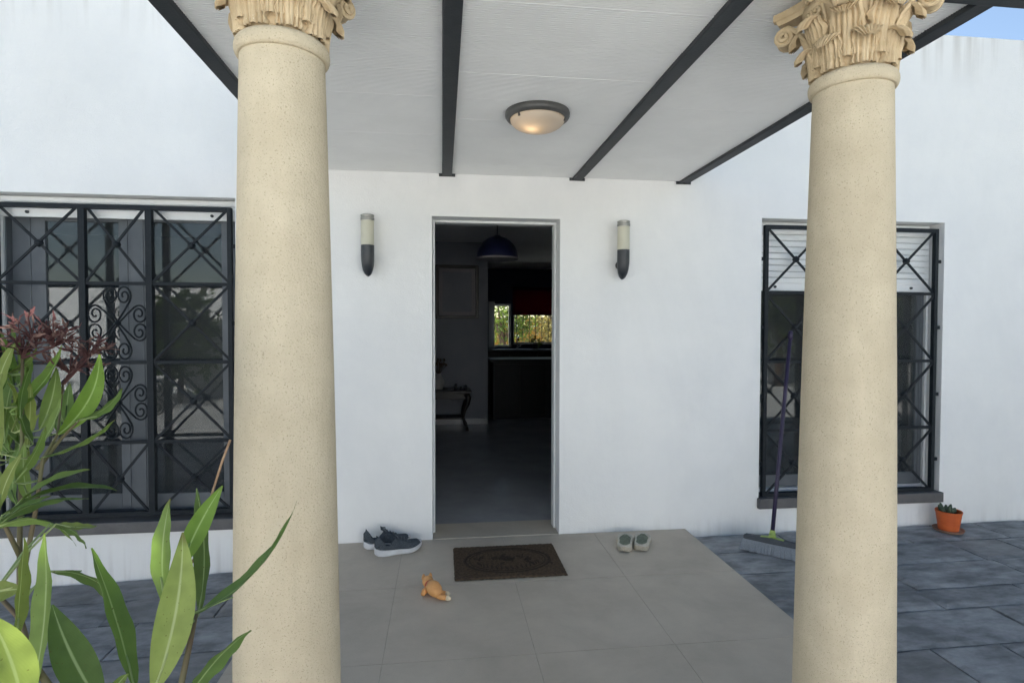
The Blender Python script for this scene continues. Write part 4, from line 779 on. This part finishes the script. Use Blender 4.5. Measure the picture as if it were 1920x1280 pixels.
# ------------------------------------------------------------------ oleander
LEAVES = [
 (-0.165,-3.102,0.993,-0.148,-3.084,1.073,-0.146,-3.070,1.156,0.0448,0.360,-0.922,0.139,2),
 (-0.170,-3.060,1.071,-0.177,-3.050,1.128,-0.174,-3.036,1.185,0.0278,-0.191,-0.962,0.193,1),
 (-0.162,-3.040,1.103,-0.144,-3.031,1.150,-0.120,-3.022,1.195,0.0282,0.256,-0.965,0.066,3),
 (-0.149,-3.023,1.039,-0.148,-3.007,1.113,-0.161,-2.997,1.186,0.0359,-0.517,-0.850,0.104,0),
 (-0.137,-3.064,1.060,-0.059,-3.090,1.118,-0.010,-3.116,1.202,0.0360,-0.763,-0.164,0.625,0),
 (-0.118,-3.128,0.999,-0.086,-3.141,1.045,-0.046,-3.155,1.083,0.0274,0.435,-0.682,-0.588,0),
 (-0.184,-3.100,0.994,-0.214,-3.077,1.066,-0.249,-3.058,1.138,0.0360,0.892,-0.118,0.437,0),
 (-0.341,-2.978,1.082,-0.295,-2.963,1.058,-0.267,-2.969,1.012,0.0245,-0.250,-0.890,-0.381,0),
 (-0.341,-3.040,1.022,-0.343,-3.028,1.080,-0.345,-3.016,1.139,0.0285,0.999,0.030,0.033,2),
 (-0.309,-3.065,0.980,-0.307,-3.044,1.064,-0.316,-3.030,1.148,0.0360,-0.366,-0.913,0.178,1),
 (-0.205,-3.118,0.989,-0.245,-3.099,1.035,-0.279,-3.076,1.084,0.0423,0.348,-0.730,0.589,0),
 (-0.230,-3.194,1.035,-0.255,-3.172,1.075,-0.286,-3.155,1.114,0.0417,0.401,-0.677,0.617,2),
 (-0.200,-3.119,0.989,-0.194,-3.120,1.010,-0.180,-3.120,1.027,0.0167,0.162,-0.980,-0.118,1),
 (-0.512,-2.795,1.102,-0.457,-2.803,1.147,-0.390,-2.808,1.169,0.0335,-0.484,-0.320,0.814,1),
 (-0.508,-2.816,1.106,-0.432,-2.812,1.140,-0.349,-2.814,1.138,0.0360,-0.198,-0.056,0.979,0),
 (-0.504,-2.827,1.096,-0.437,-2.843,1.132,-0.362,-2.863,1.139,0.0360,0.192,-0.334,-0.923,0),
 (-0.490,-2.859,1.100,-0.426,-2.855,1.108,-0.374,-2.873,1.075,0.0288,-0.242,-0.655,-0.716,1),
 (-0.388,-2.891,1.114,-0.360,-2.895,1.110,-0.332,-2.898,1.111,0.0136,-0.014,-0.479,0.878,2),
 (-0.396,-2.890,1.114,-0.367,-2.889,1.101,-0.346,-2.897,1.080,0.0145,-0.373,-0.851,-0.369,0),
 (-0.403,-2.991,1.063,-0.384,-2.993,1.067,-0.363,-2.996,1.069,0.0273,-0.153,-0.933,0.325,2),
 (-0.550,-2.771,1.076,-0.516,-2.765,1.100,-0.477,-2.759,1.117,0.0203,-0.276,-0.654,0.705,0),
 (-0.486,-2.725,1.209,-0.432,-2.732,1.270,-0.405,-2.752,1.343,0.0367,0.295,-0.889,-0.351,3),
 (-0.452,-2.729,1.233,-0.410,-2.731,1.252,-0.379,-2.736,1.286,0.0219,0.496,-0.435,-0.751,0),
 (-0.498,-2.745,1.176,-0.435,-2.751,1.201,-0.379,-2.758,1.238,0.0324,0.455,-0.080,-0.887,1),
 (-0.579,-2.693,1.244,-0.527,-2.692,1.294,-0.491,-2.701,1.356,0.0342,-0.428,-0.860,0.276,3),
 (-0.543,-2.678,1.210,-0.524,-2.676,1.263,-0.514,-2.679,1.318,0.0285,0.480,-0.867,-0.136,1),
 (-0.506,-2.754,1.183,-0.477,-2.752,1.229,-0.458,-2.757,1.281,0.0261,-0.537,-0.809,0.239,1),
 (-0.554,-2.706,1.237,-0.547,-2.709,1.283,-0.533,-2.706,1.328,0.0224,0.966,-0.125,-0.227,0),
 (-0.542,-2.769,1.189,-0.548,-2.774,1.252,-0.538,-2.767,1.315,0.0318,0.568,-0.823,0.003,2),
 (-0.517,-2.744,1.103,-0.525,-2.745,1.152,-0.525,-2.741,1.202,0.0237,0.078,-0.996,0.043,1),
 (-0.540,-2.699,1.190,-0.556,-2.699,1.230,-0.565,-2.694,1.271,0.0204,0.946,-0.126,0.299,0),
 (-0.506,-2.672,1.221,-0.502,-2.672,1.255,-0.498,-2.671,1.290,0.0204,0.500,-0.865,-0.043,0),
 (-0.521,-2.773,1.143,-0.492,-2.773,1.185,-0.471,-2.777,1.231,0.0243,0.854,-0.170,-0.492,1),
 (-0.609,-2.661,1.186,-0.604,-2.663,1.251,-0.590,-2.659,1.316,0.0315,-0.285,-0.957,0.049,0),
 (-0.589,-2.712,1.258,-0.583,-2.704,1.312,-0.568,-2.691,1.363,0.0262,0.122,-0.979,0.166,2),
 (-0.589,-2.680,1.308,-0.568,-2.669,1.326,-0.554,-2.663,1.351,0.0140,0.765,-0.452,-0.458,1),
 (-0.546,-2.771,1.097,-0.531,-2.774,1.145,-0.509,-2.773,1.189,0.0238,-0.114,-0.993,0.023,2),
 (-0.517,-2.671,1.203,-0.524,-2.663,1.233,-0.523,-2.649,1.262,0.0154,0.686,-0.658,0.312,0),
 (-0.649,-2.552,1.150,-0.650,-2.571,1.196,-0.653,-2.590,1.241,0.0237,0.064,-0.921,-0.383,1),
 (-0.572,-2.675,1.306,-0.601,-2.638,1.347,-0.636,-2.605,1.387,0.0300,0.849,0.203,0.488,0),
 (-0.666,-2.583,1.256,-0.683,-2.556,1.299,-0.699,-2.528,1.341,0.0255,0.948,0.148,0.281,0),
 (-0.636,-2.594,1.237,-0.613,-2.599,1.274,-0.603,-2.613,1.314,0.0205,-0.364,-0.928,-0.077,0),
 (-0.576,-2.685,1.081,-0.585,-2.681,1.134,-0.579,-2.667,1.186,0.0258,-0.281,-0.948,0.151,0),
 (-0.613,-2.642,1.085,-0.640,-2.638,1.124,-0.670,-2.638,1.159,0.0224,0.074,-0.992,0.102,1),
 (-0.598,-2.621,1.163,-0.642,-2.612,1.199,-0.680,-2.597,1.240,0.0274,0.696,0.251,0.673,0),
 (-0.622,-2.634,1.164,-0.636,-2.652,1.210,-0.646,-2.665,1.258,0.0279,0.643,-0.760,-0.087,0),
 (-0.620,-2.648,1.190,-0.609,-2.672,1.240,-0.610,-2.703,1.287,0.0268,0.960,0.274,0.059,1),
 (-0.634,-2.621,1.112,-0.622,-2.613,1.152,-0.622,-2.612,1.194,0.0200,-0.172,-0.976,0.134,0),
 (-0.700,-2.538,1.188,-0.753,-2.506,1.227,-0.808,-2.475,1.266,0.0355,-0.621,-0.740,-0.257,1),
 (-0.662,-2.579,1.133,-0.675,-2.555,1.184,-0.671,-2.519,1.228,0.0270,0.969,0.240,-0.061,0),
 (-0.682,-2.565,1.140,-0.670,-2.566,1.192,-0.660,-2.568,1.244,0.0254,0.031,-0.999,-0.039,1),
 (-0.713,-2.535,1.307,-0.774,-2.508,1.340,-0.823,-2.474,1.383,0.0353,0.575,0.008,0.818,2),
 (-0.631,-2.582,1.256,-0.607,-2.612,1.310,-0.583,-2.642,1.363,0.0317,0.932,0.167,-0.322,0),
 (-0.657,-2.592,1.080,-0.662,-2.564,1.119,-0.682,-2.546,1.158,0.0226,0.871,-0.248,0.425,0),
 (-0.577,-2.655,1.200,-0.555,-2.681,1.247,-0.537,-2.709,1.293,0.0275,-0.100,-0.880,-0.465,2),
 (-0.681,-2.551,1.189,-0.686,-2.527,1.223,-0.696,-2.507,1.258,0.0202,0.984,0.058,0.169,1),
 (-0.658,-2.549,1.262,-0.688,-2.521,1.298,-0.716,-2.492,1.335,0.0264,0.839,0.196,0.508,0),
 (-0.592,-2.665,1.286,-0.592,-2.675,1.333,-0.595,-2.687,1.379,0.0230,0.954,-0.299,-0.033,0),
 (-0.622,-2.585,1.141,-0.611,-2.602,1.186,-0.586,-2.610,1.228,0.0233,-0.333,-0.933,-0.137,2),
 (-0.598,-2.662,1.205,-0.578,-2.679,1.251,-0.572,-2.706,1.296,0.0250,0.952,0.270,-0.142,2),
 (-0.635,-2.926,0.977,-0.623,-2.910,1.031,-0.625,-2.907,1.089,0.0276,0.390,-0.913,0.121,0),
 (-0.588,-2.878,1.232,-0.649,-2.857,1.251,-0.701,-2.827,1.280,0.0319,0.321,-0.166,0.932,0),
 (-0.888,-2.689,0.834,-0.854,-2.720,0.890,-0.799,-2.737,0.935,0.0345,0.758,0.035,-0.652,1),
 (-0.599,-2.882,1.000,-0.592,-2.874,1.048,-0.573,-2.858,1.091,0.0234,0.120,-0.968,0.221,1),
 (-0.856,-2.698,1.203,-0.839,-2.678,1.257,-0.825,-2.661,1.314,0.0291,-0.190,-0.913,0.361,1),
 (-0.597,-2.926,1.377,-0.632,-2.890,1.442,-0.674,-2.859,1.507,0.0360,0.885,0.271,0.377,2),
 (-1.050,-2.514,1.336,-0.987,-2.540,1.390,-0.932,-2.575,1.449,0.0360,-0.494,-0.868,0.050,1),
 (-0.988,-2.572,0.809,-1.003,-2.539,0.844,-1.025,-2.512,0.881,0.0242,-0.357,-0.797,0.488,0),
 (-0.651,-2.764,1.025,-0.599,-2.788,1.074,-0.562,-2.821,1.131,0.0360,-0.677,-0.713,0.184,0),
 (-1.029,-2.563,1.214,-0.999,-2.579,1.275,-0.982,-2.608,1.336,0.0332,0.933,0.229,-0.276,1),
 (-0.630,-2.762,1.002,-0.608,-2.783,1.070,-0.585,-2.805,1.139,0.0360,-0.492,-0.863,-0.114,1),
 (-0.565,-2.943,1.224,-0.535,-2.948,1.276,-0.512,-2.959,1.332,0.0293,-0.302,-0.953,0.011,0),
 (-0.731,-2.878,0.937,-0.694,-2.895,1.000,-0.674,-2.929,1.064,0.0354,0.912,0.279,-0.301,2),
 (-0.783,-2.778,1.101,-0.798,-2.770,1.150,-0.798,-2.749,1.196,0.0253,0.662,-0.681,0.315,1),
 (-0.650,-2.748,0.935,-0.700,-2.729,0.975,-0.755,-2.716,1.009,0.0318,0.525,-0.179,0.832,1),
 (-0.654,-2.743,1.268,-0.657,-2.721,1.326,-0.660,-2.699,1.384,0.0297,0.958,-0.252,0.140,0),
 (-0.664,-2.716,0.892,-0.661,-2.732,0.956,-0.639,-2.733,1.018,0.0312,0.981,0.065,-0.184,0),
 (-0.673,-2.760,1.120,-0.685,-2.733,1.169,-0.712,-2.718,1.217,0.0269,-0.446,-0.873,0.195,0),
 (-0.992,-2.602,0.795,-1.011,-2.593,0.836,-1.027,-2.581,0.878,0.0255,0.624,-0.649,0.436,0),
 (-0.711,-2.907,1.078,-0.783,-2.888,1.118,-0.836,-2.846,1.169,0.0360,-0.469,-0.881,-0.057,2),
 (-1.095,-2.514,1.117,-1.107,-2.497,1.180,-1.112,-2.474,1.242,0.0318,-0.327,-0.911,0.249,1),
 (-1.001,-2.559,1.369,-0.985,-2.550,1.416,-0.972,-2.544,1.464,0.0242,0.510,-0.860,-0.024,1),
 (-0.554,-2.890,1.287,-0.607,-2.877,1.320,-0.655,-2.859,1.358,0.0304,-0.392,-0.906,-0.158,2),
 (-0.668,-2.937,0.965,-0.738,-2.908,0.984,-0.802,-2.872,1.008,0.0360,0.407,0.256,0.877,1),
 (-0.703,-2.738,1.377,-0.744,-2.707,1.420,-0.800,-2.689,1.454,0.0319,-0.540,-0.830,-0.139,1),
 (-0.474,-2.963,1.139,-0.484,-2.951,1.198,-0.479,-2.929,1.254,0.0289,0.629,-0.738,0.245,0),
 (-0.848,-2.701,1.056,-0.829,-2.733,1.126,-0.788,-2.746,1.191,0.0360,0.921,0.127,-0.369,0),
 (-0.654,-2.706,0.848,-0.641,-2.698,0.886,-0.623,-2.688,0.920,0.0268,0.450,-0.892,0.037,1),
 (-0.574,-2.845,0.996,-0.571,-2.848,1.055,-0.571,-2.853,1.115,0.0285,0.987,0.162,-0.008,0),
 (-0.709,-2.866,1.218,-0.732,-2.872,1.277,-0.748,-2.872,1.338,0.0303,0.908,-0.315,0.277,2),
 (-0.323,-3.003,0.887,-0.306,-2.983,0.917,-0.296,-2.965,0.952,0.0192,-0.565,-0.590,0.577,1),
 (-0.369,-2.934,0.692,-0.354,-2.945,0.748,-0.334,-2.954,0.802,0.0282,0.124,-0.970,-0.211,0),
 (-0.410,-2.935,0.795,-0.384,-2.930,0.847,-0.366,-2.926,0.902,0.0277,0.923,-0.087,-0.376,0),
 (-0.425,-2.968,0.724,-0.478,-2.949,0.758,-0.528,-2.926,0.794,0.0313,-0.259,-0.948,0.185,0),
 (-0.387,-3.029,0.807,-0.416,-3.035,0.846,-0.447,-3.042,0.884,0.0236,0.754,0.213,0.621,1),
 (-0.414,-2.923,0.691,-0.434,-2.893,0.729,-0.451,-2.861,0.767,0.0254,0.915,0.057,0.400,0),
 (-0.406,-3.019,0.789,-0.445,-2.985,0.813,-0.482,-2.949,0.839,0.0274,0.300,-0.323,0.898,0),
 (-0.437,-2.919,0.863,-0.430,-2.915,0.906,-0.413,-2.907,0.946,0.0275,0.427,-0.904,0.005,2),
 (-0.458,-2.967,0.897,-0.447,-2.954,0.938,-0.442,-2.944,0.980,0.0211,0.879,-0.476,-0.034,0),
 (-0.395,-3.047,0.887,-0.394,-3.040,0.955,-0.411,-3.049,1.020,0.0323,-0.008,-1.000,-0.021,0),
 (-0.335,-3.023,0.930,-0.346,-3.008,0.973,-0.350,-2.989,1.015,0.0223,0.985,0.025,0.169,0),
 (-0.479,-2.992,0.925,-0.501,-2.980,0.974,-0.519,-2.964,1.024,0.0265,0.900,0.343,0.270,0),
]
STEMS = [
  [(-0.418,-2.915,0.803),(-0.483,-2.823,0.935),(-0.533,-2.743,1.088),(-0.558,-2.697,1.201),(-0.565,-2.682,1.334)],
  [(-0.498,-2.801,0.973),(-0.501,-2.757,1.091),(-0.496,-2.745,1.174),(-0.486,-2.725,1.209),(-0.509,-2.670,1.288)],
  [(-0.505,-2.745,1.157),(-0.482,-2.726,1.201),(-0.449,-2.729,1.235)],
  [(-0.512,-2.777,1.031),(-0.504,-2.817,1.090),(-0.543,-2.791,1.112)],
  [(-0.176,-3.083,0.909),(-0.167,-3.092,0.986),(-0.165,-3.060,1.065),(-0.158,-3.040,1.093)],
  [(-0.151,-3.096,0.916),(-0.140,-3.106,0.976),(-0.137,-3.075,1.034),(-0.143,-3.043,1.052)],
  [(-0.286,-3.050,0.894),(-0.260,-3.082,0.963),(-0.322,-3.043,1.004),(-0.364,-2.997,1.032),(-0.411,-2.970,1.056)],
  [(-0.510,-2.884,0.788),(-0.622,-2.815,1.003),(-0.676,-2.803,1.200),(-0.749,-2.740,1.364)],
  [(-0.626,-2.772,0.713),(-0.702,-2.653,1.028),(-0.662,-2.633,1.210),(-0.633,-2.634,1.314)],
  [(-0.169,-2.978,1.095),(-0.152,-2.968,1.173),(-0.140,-2.969,1.211),(-0.129,-2.969,1.241)],
]
HEADS = [
  ((-0.565,-2.682,1.340),1.0),
  ((-0.549,-2.683,1.363),0.9),
  ((-0.519,-2.677,1.353),0.9),
  ((-0.498,-2.671,1.307),1.0),
  ((-0.466,-2.674,1.333),0.8),
]

shr = thing('oleander_shrub', (-.42,-2.98,gz(-.42)-.035), 'oleander shrub with long green leaves and withered red flowers by the porch', 'shrub')
base = Vector((-.42,-2.98,gz(-.42)-.04))
allpts = []
def sample(pts, n=10):
    out = []
    for a, c in zip(pts, pts[1:]):
        for k in range(n): out.append(Vector(a).lerp(Vector(c), k/n))
    return out+[Vector(pts[-1])]
for i, st in enumerate(STEMS):
    pts = [Vector(p_) for p_ in st]
    if i == 9:
        low = min(allpts, key=lambda q: (q-pts[0]).length); pts = [low, low.lerp(pts[0],.5)]+pts
        part('dry_stalk', B().tube(pts, [.0016]*len(pts), 6), 'dry', shr, smooth=True); continue
    if i in (0,4,5,6,7,8):
        a = i*1.3; foot = base+Vector((.05*math.cos(a), .05*math.sin(a), 0)); pts = [foot, foot.lerp(pts[0],.35)+Vector((.0,.0,.06)), foot.lerp(pts[0],.7)+Vector((0,0,.05))]+pts
    n = len(pts); r0 = .0065 if i in (0,4,5,6,7,8) else .004
    part('stem', B().tube(pts, [r0*(1-.62*k/(n-1)) for k in range(n)], 8), 'stem', shr, smooth=True); allpts += sample(pts)
def leaf_obj(l, k):
    b0, c0, t0 = Vector(l[0:3]), Vector(l[3:6]), Vector(l[6:9]); w = l[9]*.80; nrm = Vector(l[10:13]); col = int(l[13])
    NL, NW = 16, 6; b = B(); uv = []
    cp = c0*2-(b0+t0)/2
    for j in range(NL+1):
        t = j/NL; q = b0*(1-t)**2+cp*2*t*(1-t)+t0*t*t; d = ((cp-b0)*(1-t)+(t0-cp)*t).normalized()
        n_ = (nrm-d*nrm.dot(d)).normalized(); s_ = d.cross(n_)
        ww = w*.5*(math.sin(PI*min(1,t**.86))**.95)*(1 if t < .999 else .02)+.0009
        for i in range(NW+1):
            u = i/NW*2-1; rip = .0012*math.sin(t*21+k)*abs(u)
            b.v.append(tuple(q+s_*u*ww+n_*(abs(u)**1.3*ww*.30+rip-.0004)))
            uv.append((i/NW, t))
    for j in range(NL):
        for i in range(NW): b.f.append((j*(NW+1)+i, j*(NW+1)+i+1, (j+1)*(NW+1)+i+1, (j+1)*(NW+1)+i)); b.m.append(0)
    near = min(allpts, key=lambda q: (q-b0).length); o_ = len(b.v)
    d0 = (cp-b0).normalized(); b.tube([near, near.lerp(b0,.55)-d0*.004, b0, b0+d0*.03, b0+(cp-b0)*.5-nrm*.0008], [.0020,.0017,.0014,.0011,.0006], 5)
    uv += [(.5,.3)]*(len(b.v)-o_)
    o = part('leaf', b, 'leaf%d' % col, shr, smooth=True)
    ul = o.data.uv_layers.new(name='UVMap')
    for lp in o.data.loops: ul.data[lp.index].uv = uv[lp.vertex_index]
for k, l in enumerate(LEAVES): leaf_obj(l, k)
rnd = random.Random(3)
for k, (hc, sp_) in enumerate(HEADS):
    hc = Vector(hc); b = B(); near = min(allpts, key=lambda q: (q-hc).length); b.tube([near, near.lerp(hc,.6), hc], [.0026,.002,.0016], 6)
    for i in range(24):
        d = Vector((rnd.gauss(.12,.6), rnd.gauss(0,.5), rnd.uniform(.05,1))).normalized(); ln = rnd.uniform(.020,.050)*sp_
        e = hc+d*ln; m_ = hc+d*ln*.5+Vector((0,0,.005)); b.tube([hc, m_, e], [.0014,.0012,.0010], 5)
        for j in range(rnd.randint(2,4)):     # shrivelled petals and long pods
            pd_ = (d+Vector((rnd.gauss(0,.6),rnd.gauss(0,.6),rnd.gauss(-.1,.6)))).normalized(); L_ = rnd.uniform(.008,.024); sd = pd_.orthogonal().normalized(); sd = Matrix.Rotation(rnd.uniform(0,6.3),3,pd_) @ sd; up_ = pd_.cross(sd)
            w_ = rnd.uniform(.0008,.0028); mi = 1 if rnd.random() < .4 else 0
            b.add([e-sd*w_*.3, e+sd*w_*.3, e+pd_*L_*.5+sd*w_+up_*w_*.8, e+pd_*L_*.5-sd*w_+up_*w_*.5, e+pd_*L_+sd*w_*.3-up_*w_, e+pd_*L_-sd*w_*.4-up_*w_*.6], [(0,1,2,3),(3,2,4,5)], mi)
    part('withered_flower', b, ['petal','petal2'], shr)
